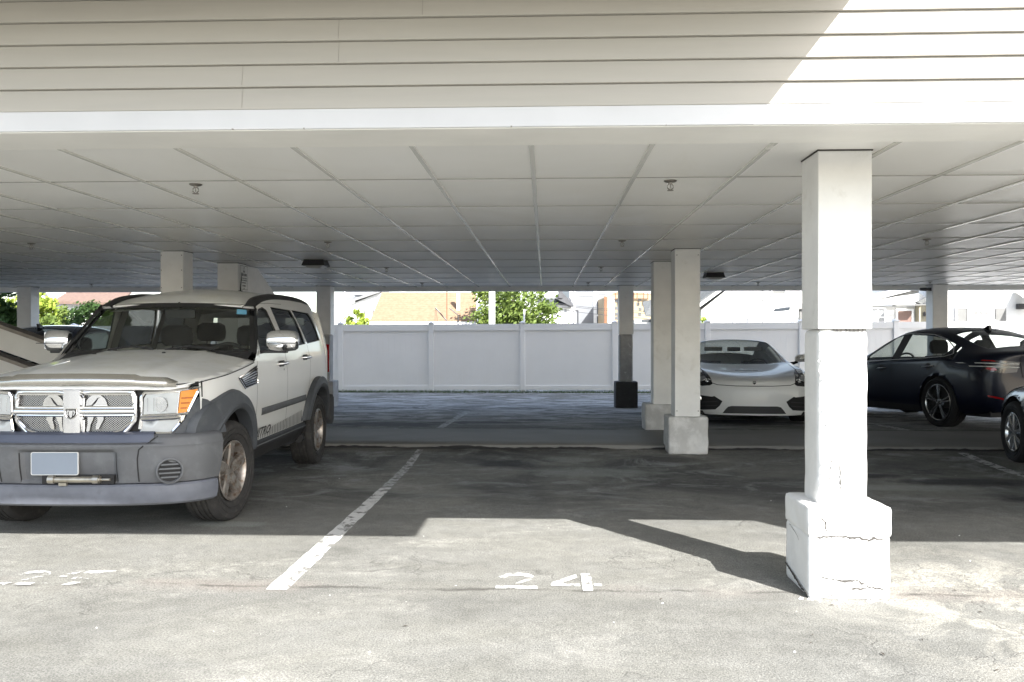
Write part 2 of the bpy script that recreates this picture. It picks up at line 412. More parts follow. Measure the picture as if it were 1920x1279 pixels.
# raised walkway between the two rows of bays
wk = MB(); X0, X1 = -16.2, 13.4; n = 420; random.seed(4)
def fr(x): return 9.56 + .03*noise.noise(Vector((x*.8, 0, 0))) + .014*noise.noise(Vector((x*6, 3, 0))) + (.05 if noise.noise(Vector((x*1.7, 9, 0))) > .42 else 0)*.6
rows = []
prof = [(0,.03),(0,.085),(.006,.112),(.03,.124)]
for i in range(n+1):
    x = X0+(X1-X0)*i/n; f = fr(x); j = .006*noise.noise(Vector((x*11, 5, 1)))
    r = [(x, f+a+(j if k == 1 else 0), z+j*.6) for k, (a, z) in enumerate(prof)]
    r += [(x, y, .124+(y-9.6)/(10.8-9.6)*.034+.002*noise.noise(Vector((x*2, y*2, 0)))) for y in (9.8, 10.1, 10.45, 10.79)]
    r += [(x, 10.82+.02*noise.noise(Vector((x*3, 7, 0))), .08)]
    rows.append(r)
wk.grid(rows)
tag(wk.build('walkway', mat['walk'], smooth=True, angle=30), kind='structure')
# open joint along its front edge
jm = MB(); rows = []
for i in range(n*2+1):
    x = X0+(X1-X0)*i/(n*2); f = fr(x); wdt = .022+.035*max(0, noise.noise(Vector((x*2.3, 2, 4)))+.35)
    o = .004*noise.noise(Vector((x*20, 2, 4)))
    rows.append([(x, f-wdt+o, surf(x, f-wdt)+.004), (x, f+.002, surf(x, f)+.005)])
jm.grid(rows)
rows = []
for i in range(n*2+1):
    x = X0+(X1-X0)*i/(n*2); f = fr(x); h_ = max(0, .022+.03*noise.noise(Vector((x*1.6, 6, 2)))+.012*noise.noise(Vector((x*13, 6, 2))))
    rows.append([(x, f-.006, surf(x, f)+.001), (x, f-.003, surf(x, f)+.002+h_)])
jm.grid(rows); tag(jm.build('pavement_joint', mat['dark']), kind='structure')

def marking(name, poly, m, label, cat, group=None, dz=.004, h=.12):
    mb = MB(); sheet(mb, poly, [], lambda a, b: (a, b, surf(a, b)+dz), h)
    return tag(mb.build(name, m), label, cat, group)
def rag(poly, amp, seed):
    out = []
    for i, p in enumerate(densify(poly, .06)):
        out.append((p[0]+amp*noise.noise(Vector((p[0]*9, p[1]*9, seed))), p[1]+amp*noise.noise(Vector((p[0]*9, p[1]*9, seed+7)))))
    return out
PL = 'painted lines between the parking bays'
mb = MB(); PF = lambda a, b: (a, b, surf(a, b)+.004)
sheet(mb, rag([(-1.50,4.40),(-1.375,4.40),(-1.375,7.4),(-1.475,7.4)], .010, 1), [], PF, .12, 0); sheet(mb, rag([(-1.472,7.4),(-1.378,7.4),(-1.385,9.45),(-1.46,9.45)], .014, 4), [], PF, .12, 1)
tag(mb.build('parking_line', [mat['line_paint'], mat['line_faded']]),
        'long worn white line on the asphalt beside the white four wheel drive', 'painted line', PL)
marking('parking_line', rag([(4.60,7.0),(4.72,7.0),(4.70,8.75),(4.68,9.42),(4.57,9.42)], .008, 2), mat['line_faded'], 'short scuffed grey line on the asphalt in front of the black car wheel', 'painted line', PL)
marking('parking_line', rag([(-1.44,11.0),(-1.34,11.0),(-1.30,14.6),(-1.41,14.6)], .02, 3), mat['line_faded'], 'faint rubbed out line on the far bays towards the fence', 'painted line', PL)
marking('parking_line', rag([(4.62,10.95),(4.75,10.95),(4.72,12.2),(4.60,12.2)], .02, 5), mat['line_faded'], 'scrap of faded line under the dark blue saloon', 'painted line', PL)
# stencilled bay numbers (broken strokes as a stencil leaves them)
def strokes(segs, ox, oy, sx, sy, m, label):
    mb = MB()
    for s in segs:
        sheet(mb, rag([(ox+a*sx, oy+b*sy) for a, b in s], .006, ox), [], lambda a, b: (a, b, surf(a, b)+.004), .06)
    return tag(mb.build('bay_number', m), label, 'bay number', 'stencilled bay numbers')
two = [[(.02,.70),(.20,.92),(.5,1.0),(.80,.92),(.97,.74),(.80,.66),(.66,.78),(.48,.82),(.28,.76),(.2,.66)], [(.72,.58),(.9,.60),(.62,.34),(.46,.30)], [(.0,.0),(1,.0),(1,.17),(.0,.17)]]
four = [[(1.35,.38),(1.85,.82),(1.98,.92),(2.0,.72),(1.62,.38)], [(1.35,.18),(2.05,.18),(2.05,.32),(1.35,.32)], [(2.10,-.08),(2.34,-.08),(2.34,.98),(2.10,.98)], [(2.38,.2),(2.58,.2),(2.58,.33),(2.38,.33)]]
five = [[(1.78,.80),(2.55,.80),(2.6,1.0),(1.85,1.0)], [(1.30,.56),(1.52,.56),(1.72,1.0),(1.5,1.0)], [(1.75,.42),(2.2,.42),(2.4,.56),(2.25,.68),(1.9,.66)], [(1.8,.0),(2.1,.05),(2.2,.2),(1.95,.2)], [(1.2,.0),(1.5,.0),(1.5,.14),(1.2,.14)]]
x0, y0 = at(928, 4.47)
strokes(two+four, x0, y0+.02, .225, .30, mat['num_paint'], 'stencilled white number 24 on the sunlit asphalt')
x0, y0 = at(-15, 4.55)
strokes(two+five, x0, y0, .212, .28, mat['num_faded'], 'half worn stencilled number 25 on the asphalt before the white four wheel drive')

# ------------------------------------------------------------------ the building over the bays
bl = thing('apartment_building', 'cream vinyl sided block raised on pillars over a sheltered car park', 'building', (0, 3.727, 2.294))
BX0, BX1, BY0, BY1, ZC, HB = -16.3, 13.6, 3.727, 16.65, 2.343, 8.4
def bpart(mb, name, m, **k):
    o = mb.build(name, m, **k); o.parent = bl; o.location = (0, -3.727, -2.294); return o
sd = MB(); rows = []; z = 2.387; P = .1022; prof = []
while z < HB:
    prof += [(BY0+.004, z-.001), (BY0-.0165, z+.0005), (BY0-.0185, z+.007), (BY0-.002, z+P-.004)]
    z += P
rows = [[(x, y, z) for y, z in prof] for x in [BX0+(BX1-BX0)*i/60 for i in range(61)]]
sd.grid(rows); bpart(sd, 'siding', mat['siding'], smooth=True, angle=30)
sj_m = M('seam_dark', (.36,.34,.31), .7)  # darker line along the vinyl seams
for k, x in ((0,-1.37),(1,-1.37),(2,-.93),(3,-.93),(4,-.55),(1,6.4),(2,2.95),(0,4.1)):
    sm = MB(); zz = 2.387+P*k; sm.add([(x, BY0-.0195, zz+.006), (x+.0028, BY0-.0195, zz+.006), (x+.0028, BY0-.004, zz+P-.004), (x, BY0-.004, zz+P-.004)], [(0,1,2,3)])
    bpart(sm, 'siding_joint', sj_m)
fa = MB(); fa.box(BX0, BX1, BY0-.012, BY0+.012, 2.298, 2.388); bpart(fa, 'fascia', mat['fascia'], bevel=.003)
so_ = MB(); so_.add([(BX0,BY0,2.294),(BX1,BY0,2.294),(BX1,4.235,2.334),(BX0,4.235,2.334),(BX0,BY0,2.31),(BX1,BY0,2.31),(BX1,4.235,2.35),(BX0,4.235,2.35)], [(3,2,1,0),(4,5,6,7),(0,1,5,4),(1,2,6,5),(2,3,7,6),(3,0,4,7)])
bpart(so_, 'soffit', mat['soffit'])
ce = MB()
ce.grid([[(x, y, ZC+.003*noise.noise(Vector((x*.5, y*.5, 3)))) for x in [BX0+(BX1-BX0)*i/60 for i in range(61)]] for y in [4.22+(16.35-4.22)*j/24 for j in range(25)]])
bpart(ce, 'ceiling', mat['ceiling'], smooth=True)
ba = MB(); k = -27
while True:
    x = -.069+.6155*k; k += 1
    if x > BX1: break
    if x > BX0: ba.box(x-.014, x+.014, 4.225, 16.32, ZC-.009, ZC+.002)
bpart(ba, 'ceiling_batten_seam', mat['batten'], bevel=.003)
jn = MB(); y = 5.16
while y < 16.2:
    jn.box(BX0, BX1, y-.0022, y+.0022, ZC-.0055, ZC+.002); y += 1.09
bpart(jn, 'ceiling_joint', mat['joint'])
bb = MB(); bb.box(BX0, BX1, 16.35, 16.65, 2.262, 2.62); bpart(bb, 'rear_beam', mat['soffit'], bevel=.01)
wl = MB()
wl.box(BX0, BX1, 16.64, 16.9, 2.6, HB); wl.box(BX0-.2, BX0, BY0, 16.9, 2.26, HB); wl.box(BX1, BX1+.2, BY0, 16.9, 2.26, HB); bpart(wl, 'outer_wall', mat['siding'])
rf = MB(); rf.box(BX0-.4, BX1+.4, BY0-.3, 17.3, HB, HB+.25); bpart(rf, 'roof', M('roof_felt', (.09,.088,.085), .9, bump=.4))
for xa, xb in ((BX0, 1.44), (4.27, BX1)):
    by = MB(); by.box(xa, xb, 2.40, BY0-.03, 2.96, HB-.3); bpart(by, 'bay', mat['siding'], bevel=.01)

# ------------------------------------------------------------------ pillars
CG = 'square pillars under the building'
def crack_ribbon(pts, wd, fn):
    mb = MB(); L = []; q = []
    for i in range(len(pts)-1):
        a, b = Vector(pts[i]), Vector(pts[i+1]); m = max(2, int((b-a).length/.008))
        q += [a.lerp(b, t/m) for t in range(m)]
    q.append(Vector(pts[-1])); rows = []
    for i, p in enumerate(q):
        d = (q[min(i+1, len(q)-1)]-q[max(i-1, 0)]).normalized(); nn = Vector((-d.y, d.x))
        jit = .006*noise.noise(Vector((p.x*60, p.y*60, 1))); ww = wd*(.45+.9*abs(noise.noise(Vector((p.x*45, p.y*45, 8)))))*math.sin(math.pi*min(1, max(.06, i/(len(q)-1)*.94+.03)))**.4
        c = p+nn*jit; rows.append([fn(*(c+nn*ww)), fn(*(c-nn*ww))])
    mb.grid(rows); return mb
def pillar(x, y, label, style, z0, baseh=.38, bw=.42, m_base='concrete_base', m_low='plaster', w=.28, seed=0):
    t = thing('pillar', label, 'pillar', (x, y, z0), 0, CG)
    top = ZC-z0-.004
    sb = MB()
    zl = (1.40-z0) if style == 'plaster' else baseh-.01
    sb.box(-w/2, w/2, -w/2, w/2, zl, top); s = sb.build('shaft', mat['column_paint'], t, bevel=.005)
    tr = MB(); tr.box(-w/2-.004, w/2+.004, -w/2-.004, w/2+.004, top-.002, top+.005); tr.build('shaft_top_gap', mat['crack'], t)
    if style == 'plaster':
        lw = rough_box(.262, .262, zl-baseh+.02, .022, .0035, .035, seed)
        lw.build('lower_shaft', mat[m_low], t, smooth=True, angle=60, loc=(-.004, 0, baseh-.02), weld=True)
    return t
# near pillar
near = pillar(1.577, 4.58, 'sunlit white pillar with flaking plaster and a cracked block base', 'plaster', 0, .472)
bs = rough_box(.42, .42, .335, .02, .004, .02, 3); bs.build('base', mat['plaster'], near, smooth=True, angle=55, loc=(0,0,-.005), weld=True)
cp = rough_box(.432, .432, .155, .02, .006, .018, 8, 9); cp.build('base_cap', mat['plaster'], near, smooth=True, angle=55, loc=(0,0,.322), weld=True)
ff = lambda a, b: (a, -.2195-.003, b)
fc = lambda a, b: (a, -.2275, b)
fl = lambda a, b: (-.2195, a, b)
for pts, wd, fn, sh in (
    ([(-.19,.322),(-.14,.331),(-.06,.334),(0,.327),(.03,.33),(.09,.318),(.12,.326),(.20,.312)], .0085, lambda a, b: (a, -.2262, b-.006), 1),
    ([(-.16,.43),(-.135,.405),(-.13,.39),(-.128,.36),(-.14,.34)], .007, fc, 1), ([(-.128,.41),(-.126,.39)], .005, fc, 1),
    ([(-.18,.122),(-.13,.112),(-.09,.106),(-.03,.098),(.03,.104),(.06,.088),(.10,.068),(.14,.060),(.19,.058)], .0075, ff, 1),
    ([(.0,.062),(.05,.058),(.08,.06)], .008, ff, 1),
    ([(-.19,.06),(-.12,.02),(-.03,.035)], .004, ff, 1), ([(.09,.055),(.10,.0)], .0035, ff, 1)):
    crack_ribbon(pts, wd, fn).build('crack', mat['crack'], near)
crack_ribbon([(.12,.318),(.05,.305),(-.02,.290),(-.06,.268)], .003, lambda a, b: (-.2155, a, b)).build('crack', mat['crack'], near)
crack_ribbon([(-.20,.018),(-.1,.026),(.02,.05),(.1,.066),(.2,.085)], .012, lambda a, b: (-.2165, a, b)).build('crack', mat['crack'], near)
fs_ = lambda a, b: (a-.004, -.1365, b)
crack_ribbon([(-.035,.74),(-.02,.66),(-.018,.58),(-.008,.50)], .0055, fs_).build('crack', mat['crack'], near)
crack_ribbon([(-.06,.73),(-.07,.66),(-.075,.60),(-.065,.55)], .0045, fs_).build('crack', mat['crack'], near)
random.seed(12)
fk = MB()      # scabs of loose plaster down the corner of the lower shaft
for i in range(60):
    b = random.uniform(.50, 1.36); a = -.092+random.gauss(0, .016)+.018*math.sin(b*9); s = random.uniform(.002, .007)
    pts = [(a+s*random.uniform(.6, 1.5)*math.cos(k*1.05), -.1345, b+s*1.6*random.uniform(.6, 1.4)*math.sin(k*1.05)) for k in range(6)]
    fk.prism(pts, (random.uniform(-.002, .002), -random.uniform(.003, .008), -.002))
fk.build('plaster_flake_texture', mat['plaster'], near)
cs = MB(); 
for k in range(8):
    cs.box(-.06+.022*k+random.uniform(-.004,.004), -.045+.022*k, -.1395, -.12, 1.392, 1.401)
cs.build('joint_gap', mat['crack'], near)

c1 = pillar(1.59, 9.49, 'pale boxed pillar on a patched concrete block at the walkway edge', 'full', .07, .40)
rough_box(.44, .40, .42, .022, .006, .02, 5).build('base', mat['concrete_base'], c1, smooth=True, angle=55, loc=(0,0,-.02), weld=True)
c2 = pillar(1.555, 11.06, 'boxed beige pillar just behind the one at the walkway edge', 'full', .15, .33, seed=4)
rough_box(.47, .40, .35, .022, .007, .02, 15).build('base', mat['concrete_base'], c2, smooth=True, angle=55, loc=(-.02,0,-.02), weld=True)
f1 = pillar(1.555, 16.11, 'far pillar with grey plaster foot on a black painted block', 'plaster', .0, .50, m_low='plaster_grey', seed=7)
rough_box(.425, .42, .52, .03, .006, .015, 11).build('base', mat['black_base'], f1, smooth=True, angle=55, loc=(0,0,-.02), weld=True)
l1 = pillar(-4.265, 9.49, 'boxed beige pillar rising behind the roof of the white four wheel drive', 'full', .07, .36, w=.265, seed=5)
rough_box(.34, .34, .38, .03, .006, .02, 25).build('base', mat['concrete_base'], l1, smooth=True, angle=55, loc=(0,0,-.02), weld=True)
l2 = pillar(-4.22, 11.06, 'beige pillar with a notice fixed on its side behind the white four wheel drive', 'full', .15, .33, seed=6)
rough_box(.42, .42, .35, .03, .006, .02, 26).build('base', mat['concrete_base'], l2, smooth=True, angle=55, loc=(0,0,-.02), weld=True)
wp = MB(); wp.prism([(-.02,.14,0),(-.02,1.9,0),(-.02,1.9,1.55),(-.02,1.27,1.90),(-.02,.62,2.18),(-.02,.14,2.18)], (.16,0,0)); wp.build('stair_wall', mat['column_paint'], l2, bevel=.006)
fm = pillar(-4.29, 16.11, 'far pillar seen past the rear corner of the white four wheel drive', 'plaster', 0, .50, m_low='plaster_grey', seed=9)
rough_box(.425, .42, .52, .03, .006, .015, 12).build('base', mat['plaster_grey'], fm, smooth=True, angle=55, loc=(0,0,-.02), weld=True)
fll = pillar(-10.24, 16.11, 'far pillar in front of the green shrubs above the sloping parapet', 'plaster', 0, .50, m_low='plaster_grey', seed=10)
rough_box(.425, .42, .52, .03, .006, .015, 13).build('base', mat['plaster_grey'], fll, smooth=True, angle=55, loc=(0,0,-.02), weld=True)
fr_ = pillar(7.44, 16.11, 'far pillar behind the roof of the dark blue saloon', 'plaster', 0, .50, m_low='plaster_grey', seed=14)
rough_box(.425, .42, .52, .03, .006, .015, 14).build('base', mat['plaster_grey'], fr_, smooth=True, angle=55, loc=(0,0,-.02), weld=True)
# screws on the boxed pillars
for t, zs in ((c1, (.46, 2.2)), (l1, (1.85, 2.05, 2.22))):
    sc = MB()
    for z in zs:
        for x in (-.118, .118): sc.lathe([(0,-.1435),(.0055,-.1435),(.0055,-.139)], 8, 'y', (x, 0, z))
    sc.build('screw', mat['metal_dark'], t)

# notice on the pillar, its side turned to the drive
ns = thing('notice', 'small white notice of black lettering on the side of a beige pillar', 'sign', (-4.074, 11.11, 2.155))
b = MB(); b.prism([(0, a, c) for a, c in rrect(-.145, .145, -.165, .165, .015)], (.004, 0, 0)); b.build('plate', mat['sign_white'], ns)
ink = MB()
q_ = rrect(-.140,.140,-.160,.160,.012); q2 = rrect(-.135,.135,-.155,.155,.008); nn = len(q_)
ink.add([(.0052,a,c) for a,c in q_]+[(.0052,a,c) for a,c in q2], [(k,(k+1)%nn,nn+(k+1)%nn,nn+k) for k in range(nn)])
ink.build('border', mat['sign_ink'], ns)
tx = MB(); random.seed(17)     # rows of print too small to read in the photograph
for zz, hw, hh in ((.118,.012,.010), (.085,.030,.014), (.040,.105,.017), (-.008,.112,.008), (-.035,.108,.008), (-.068,.078,.008), (-.108,.060,.010)):
    a = -hw
    while a < hw-.006:
        wd = min(random.uniform(.007, .020), hw-a); tx.add([(.0056, a, zz-hh), (.0056, a+wd, zz-hh), (.0056, a+wd, zz+hh), (.0056, a, zz+hh)], [(0,1,2,3)]); a += wd+random.uniform(.004, .009)
tx.build('lettering', mat['sign_ink'], ns)
bt = MB()
for z in (.136, -.142): bt.lathe([(0,.009),(.006,.009),(.007,.004)], 8, 'x', (0,0,z))
bt.build('bolt', mat['metal_dark'], ns)

# sloping parapets running down from the left edge of the car park
rp = thing('sloping_parapet', 'pale solid boards of a stair slanting down behind the white four wheel drive', 'stair', (-6.6, 9.75, .1))
for nm, dz in (('upper_board', 0), ('lower_board', -.375)):
    b = MB(); xa, xb = -3.0, 1.75; za = lambda x: 1.48+dz-.345*(x+1.05)
    b.prism([(xa, 0, za(xa)), (xb, 0, za(xb)), (xb, 0, za(xb)+.26), (xa, 0, za(xa)+.26)], (0, .05, 0)); o = b.build(nm, mat['ramp_side'], rp, bevel=.004)
    b = MB(); b.prism([(xa, -.012, za(xa)+.262), (xb, -.012, za(xb)+.262), (xb, -.012, za(xb)+.306), (xa, -.012, za(xa)+.306)], (0, .22, 0)); b.build('coping', mat['ramp_top'], o)
b = MB()
for k in range(15):
    x = -2.9+.3*k; z = 1.48-.345-.345*(x+1.05)
    b.box(x-.15, x+.15, .05, 1.0, z-.0, z+.04)
b.build('tread_plank', mat['ramp_top'], rp)
b = MB(); b.prism([(-3.0, 1.0, 1.5), (1.75, 1.0, -.1), (1.75, 1.0, .2), (-3.0, 1.0, 1.8)], (0,.05,0)); b.build('rear_board', mat['ramp_side'], rp)

# ------------------------------------------------------------------ sprinklers and lamps on the ceiling
SP = {(0,1):'sprinkler head nearest the drive above the white four wheel drive', (0,2):'sprinkler head nearest the drive above the empty bay',
 (1,0):'sprinkler head in the second row above the sloping parapet', (1,1):'sprinkler head in the second row near the dark ceiling lamp', (1,2):'sprinkler head in the second row above the empty bay', (1,3):'sprinkler head in the second row beside the sunlit pillar',
 (2,0):'sprinkler head in the third row behind the beige pillar', (2,1):'sprinkler head in the third row between lamp and fence', (2,2):'sprinkler head in the third row before the walkway pillars', (2,3):'sprinkler head in the third row hidden by the sunlit pillar',
 (3,-1):'small far sprinkler head above the dark car roof and shrubs', (3,0):'small far sprinkler head behind the notice pillar', (3,1):'small far sprinkler head above the tan garage roof', (3,2):'small far sprinkler head above the grey flats', (3,3):'small far sprinkler head behind the dark square lamp', (3,4):'small far sprinkler head beside the pillar behind the saloon'}
xsn = {-1:-8.45, 0:-5.4, 1:-2.25, 2:.79, 3:3.85, 4:6.9}; ysn = [5.28, 8.55, 11.75, 15.2]
sp0 = None
for (r, c), lab in SP.items():
    if sp0 is None:
        sp0 = thing('sprinkler_head', lab, 'sprinkler', (xsn[c], ysn[r], ZC), 0, 'sprinkler heads under the ceiling')
        b = MB(); b.lathe([(0,.0),(.040,.0),(.041,-.004),(.032,-.010),(.014,-.014),(.012,-.022),(0,-.022)], 20, 'z'); b.build('escutcheon', mat['brass'], sp0, smooth=True)
        b = MB()
        for s in (-1, 1): b.tube([(s*.009,0,-.02),(s*.018,0,-.032),(s*.018,0,-.046),(s*.005,0,-.058)], .0034, 6)
        b.tube([(0,0,-.022),(0,0,-.05)], .003, 6); b.build('yoke', mat['brass'], sp0, smooth=True)
        b = MB(); b.lathe([(0,-.056),(.006,-.056),(.020,-.060),(.021,-.063),(0,-.063)], 16, 'z'); b.build('deflector', mat['brass'], sp0)
    else:
        o = sp0.copy(); col.objects.link(o); o.location = (xsn[c], ysn[r], ZC); o['label'] = lab
        for ch in list(sp0.children):
            d = ch.copy(); col.objects.link(d); d.parent = o
lm0 = None
for x, y, lab in ((-2.95, 10.62, 'dark square ceiling lamp hanging between the two beige pillars and the empty bay'), (2.61, 12.98, 'dark square ceiling lamp above the white sports car')):
    if lm0 is None:
        lm0 = thing('ceiling_lamp', lab, 'lamp', (x, y, ZC), 0, 'square ceiling lamps')
        b = MB(); a, c = .125, .15
        b.add([(-a,-a,0),(a,-a,0),(a,a,0),(-a,a,0),(-c,-c,-.075),(c,-c,-.075),(c,c,-.075),(-c,c,-.075)], [(0,1,5,4),(1,2,6,5),(2,3,7,6),(3,0,4,7),(4,5,6,7)]); b.build('housing', mat['metal_dark'], lm0, bevel=.006)
        b = MB(); a, c = .125, .07
        b.add([(-a,-a,-.0765),(a,-a,-.0765),(a,a,-.0765),(-a,a,-.0765),(-c,-c,-.105),(c,-c,-.105),(c,c,-.105),(-c,c,-.105)], [(0,1,5,4),(1,2,6,5),(2,3,7,6),(3,0,4,7),(4,5,6,7)]); b.build('diffuser', mat['lens'], lm0, bevel=.004)
    else:
        o = lm0.copy(); col.objects.link(o); o.location = (x, y, ZC); o['label'] = lab
        for ch in list(lm0.children):
            d = ch.copy(); col.objects.link(d); d.parent = o
sl_ = thing('spotlight', 'small black spotlight bracketed to the far pillar behind the saloon', 'lamp', (7.30, 16.05, 2.255))
b = MB(); b.box(-.05, 0, -.03, .03, -.03, .03); b.build('bracket', mat['metal_dark'], sl_)
b = MB(); b.lathe([(0,-.20),(.028,-.20),(.034,-.10),(.02,-.05),(0,-.05)], 14, 'x'); b.build('lamp_head', mat['metal_dark'], sl_, smooth=True)

# ------------------------------------------------------------------ fence
fe = thing('privacy_fence', 'tall white vinyl privacy fence closing the back of the car park', 'fence', (0, 22.1, -.11)); fe.rotation_euler = (0, -.0047, 0)
for k in range(-6, 9):
    x = -.59+2.436*k
    b = MB(); b.box(x-.065, x+.065, -.065, .065, 0, 1.83); p = b.build('post', mat['fence'], fe, bevel=.006)
    b = MB(); b.box(x-.085, x+.085, -.085, .085, 1.83, 1.852)
    b.add([(x-.07,-.07,1.852),(x+.07,-.07,1.852),(x+.07,.07,1.852),(x-.07,.07,1.852),(x,0,1.895)], [(0,1,4),(1,2,4),(2,3,4),(3,0,4)]); b.build('post_cap', mat['fence'], p, bevel=.003)
    if k < 8:
        x2 = x+2.436
        b = MB(); b.box(x+.066, x2-.066, -.045, .045, 1.64, 1.81); b.build('top_rail', mat['fence'], fe, bevel=.004)
        b = MB(); b.box(x+.066, x2-.066, -.045, .045, .05, .17); b.build('bottom_rail', mat['fence'], fe, bevel=.004)
        b = MB(); n = 15; wd = (x2-x-.134)/n
        for i in range(n):
            a = x+.067+wd*i; b.box(a+.0015, a+wd-.0015, -.012, .012, .165, 1.645)
        b.box(x+.067, x2-.067, -.008, .008, .165, 1.645)
        b.build('board_panel', mat['fence'], fe)
random.seed(21)
gr = MB()
for i in range(16000):
    x = random.uniform(-16, 20); y = random.uniform(21.5, 22.04); h = random.uniform(.03, .085); a = random.uniform(0, 6.28); wd = .008
    c, s = math.cos(a)*wd, math.sin(a)*wd; lx, ly = random.gauss(0, .03), random.gauss(0, .03)
    gr.add([(x-c, y-s, -.12), (x+c, y+s, -.12), (x+lx, y+ly, -.11+h)], [(0,1,2)])
tag(gr.build('grass', M('grass', (.05,.10,.022), .7, var=.5, vs=3, c2=(.11,.14,.05))), 'ragged grass along the foot of the white fence', 'grass', kind='stuff')

# crumbs and leaf scraps on the asphalt
random.seed(31); b = MB()
for i in range(46):
    if i < 26: x, y, s_ = 1.577+random.uniform(-.26, .24), 4.355+random.gauss(0, .02), random.uniform(.006, .016)
    else: x, y, s_ = random.uniform(-2.5, 3), random.uniform(3.0, 9), random.uniform(.004, .008)
    z = surf(x, y); k = [(x+s_*random.uniform(.6, 1.2)*math.cos(a), y+s_*random.uniform(.6, 1.2)*math.sin(a), z) for a in (0, 1.2, 2.5, 3.7, 5)]
    b.add(k+[(x, y, z+s_*.8)], [(0,1,5),(1,2,5),(2,3,5),(3,4,5),(4,0,5)])
tag(b.build('rubble', mat['plaster']), 'pale plaster crumbs at the foot of the cracked pillar', 'rubble', kind='stuff')
b = MB()
for u, D_ in ((1524, 3.78), (1521, 3.68), (1655, 3.55), (1775, 3.15), (1870, 3.38), (1728, 3.72), (1838, 4.1), (1560, 4.2), (1885, 4.6), (760, 3.9), (1240, 4.3), (1790, 4.45)):
    x, y = at(u, D_); a = random.uniform(0, 3); s_ = random.uniform(.010, .017); z = surf(x, y)+.004
    b.add([(x-s_*math.cos(a), y-s_*math.sin(a), z), (x+s_*.4*math.sin(a), y-s_*.4*math.cos(a), z+.004), (x+s_*math.cos(a), y+s_*math.sin(a), z+.001), (x-s_*.4*math.sin(a), y+s_*.4*math.cos(a), z+.003)], [(0,1,2,3)])
tag(b.build('leaves', M('dead_leaf', (.06,.05,.04), .8)), 'dark dried leaf scraps on the sunlit asphalt', 'leaves', kind='stuff')
# ------------------------------------------------------------------ beyond the fence
def leafmat(name, c, c2):
    t = NT(name); k = t.mix(t.ramp(t.noise(1.3, 5, .6), .35, .65), c, c2); k = t.mix(t.ramp(t.noise(9, 3), .3, .7, 0, .5), k, tuple(min(1, a*1.7) for a in c2))
    t.col(k); t.set(rough=.6, spec=.3)
    tl = t.n('ShaderNodeBsdfTranslucent'); t.l(k, tl.inputs[0]); mx = t.n('ShaderNodeMixShader'); mx.inputs[0].default_value = .3
    t.l(t.p.outputs[0], mx.inputs[1]); t.l(tl.outputs[0], mx.inputs[2]); t.l(mx.outputs[0], t.out.inputs[0]); return t.mat
mat['leaf_dark'] = leafmat('leaf_dark', (.020,.045,.014), (.045,.085,.022))
mat['leaf_mid'] = leafmat('leaf_mid', (.06,.105,.022), (.14,.185,.04))
mat['leaf_lime'] = leafmat('leaf_lime', (.13,.19,.025), (.27,.33,.05))
mat['bark'] = M('bark', (.10,.08,.06), .9, bump=.6, bs=30)
def tree(name, label, cat, x, y, z0, h, rx, rz_, m, n, leaf, seed, group=None, clumps=26, base=.25, trunk=.10):
    random.seed(seed); t = thing(name, label, cat, (x, y, z0), 0, group)
    cz = h-rz_; b = MB()
    b.tube([(0,0,0),(.03*h*.1,0,h*.3),(0,.02,h*.62),(.05,0,h*.85)], [trunk, trunk*.8, trunk*.5, trunk*.15], 8)
    cl = []
    for k in range(clumps):
        while True:
            p = Vector([random.uniform(-1, 1) for _ in range(3)])
            if .25 < p.length < 1: break
        q = Vector((p.x*rx, p.y*rx, cz+p.z*rz_)); cl.append((q, random.uniform(.16, .34)*rx))
        if k % 3 == 0: b.tube([(0, 0, max(.1, cz*random.uniform(.5, .9))), tuple(q*.6+Vector((0,0,cz*.3))), tuple(q)], [trunk*.4, trunk*.2, trunk*.07], 5)
    b.build('trunk', mat['bark'], t, smooth=True)
    f = MB()
    for i in range(n):
        c, r = random.choice(cl); p = c+Vector((random.gauss(0, r*.6), random.gauss(0, r*.6), random.gauss(0, r*.55)))
        a = Vector([random.gauss(0, 1) for _ in range(3)]).normalized(); u = a.orthogonal().normalized(); v = a.cross(u); s = leaf*random.uniform(.6, 1.5)
        f.add([p-u*s, p+v*s*.55, p+u*s, p-v*s*.55], [(0,1,2,3)])
    f.build('crown', m, t); return t
GR = 'shrubs and trees beyond the fence'
D = 31; x, y = at(960, D); tree('bushy_tree', 'broad sunlit tree behind the thick white pole', 'tree', x, y, -.35, 4.15, 1.65, 2.0, mat['leaf_mid'], 12000, .075, 1, GR, 60)
x, y = at(668, 27); tree('shrub', 'small lime green bush just above the fence', 'shrub', x, y, -.15, 2.42, .42, .8, mat['leaf_lime'], 5200, .045, 2, GR, 40, trunk=.04)
x, y = at(1322, 26); tree('shrub', 'wispy lime shrub against the white sided house', 'shrub', x, y, -.12, 2.15, .30, .6, mat['leaf_lime'], 900, .05, 3, GR, 12, trunk=.03)
x, y = at(-10, 21); tree('shrub', 'dense dark green shrub at the far end beside the pillar', 'shrub', x, y, -.12, 3.1, .95, 1.5, mat['leaf_dark'], 7000, .07, 4, GR, 40, trunk=.06)
x, y = at(28, 28); tree('shrub', 'tall lime green bush behind the dark shrub', 'shrub', x, y, -.2, 3.7, .9, 1.7, mat['leaf_lime'], 6000, .075, 5, GR, 34, trunk=.06)
x, y = at(84, 27); tree('shrub', 'yellow green bush beside the far pillar', 'shrub', x, y, -.2, 3.2, .55, 1.5, mat['leaf_lime'], 4500, .065, 6, GR, 30, trunk=.05)
x, y = at(118, 26); tree('shrub', 'low leafy hedge plant above the dark car roof', 'shrub', x, y, -.15, 2.3, .75, 1.0, mat['leaf_mid'], 6000, .06, 7, GR, 34, trunk=.05)
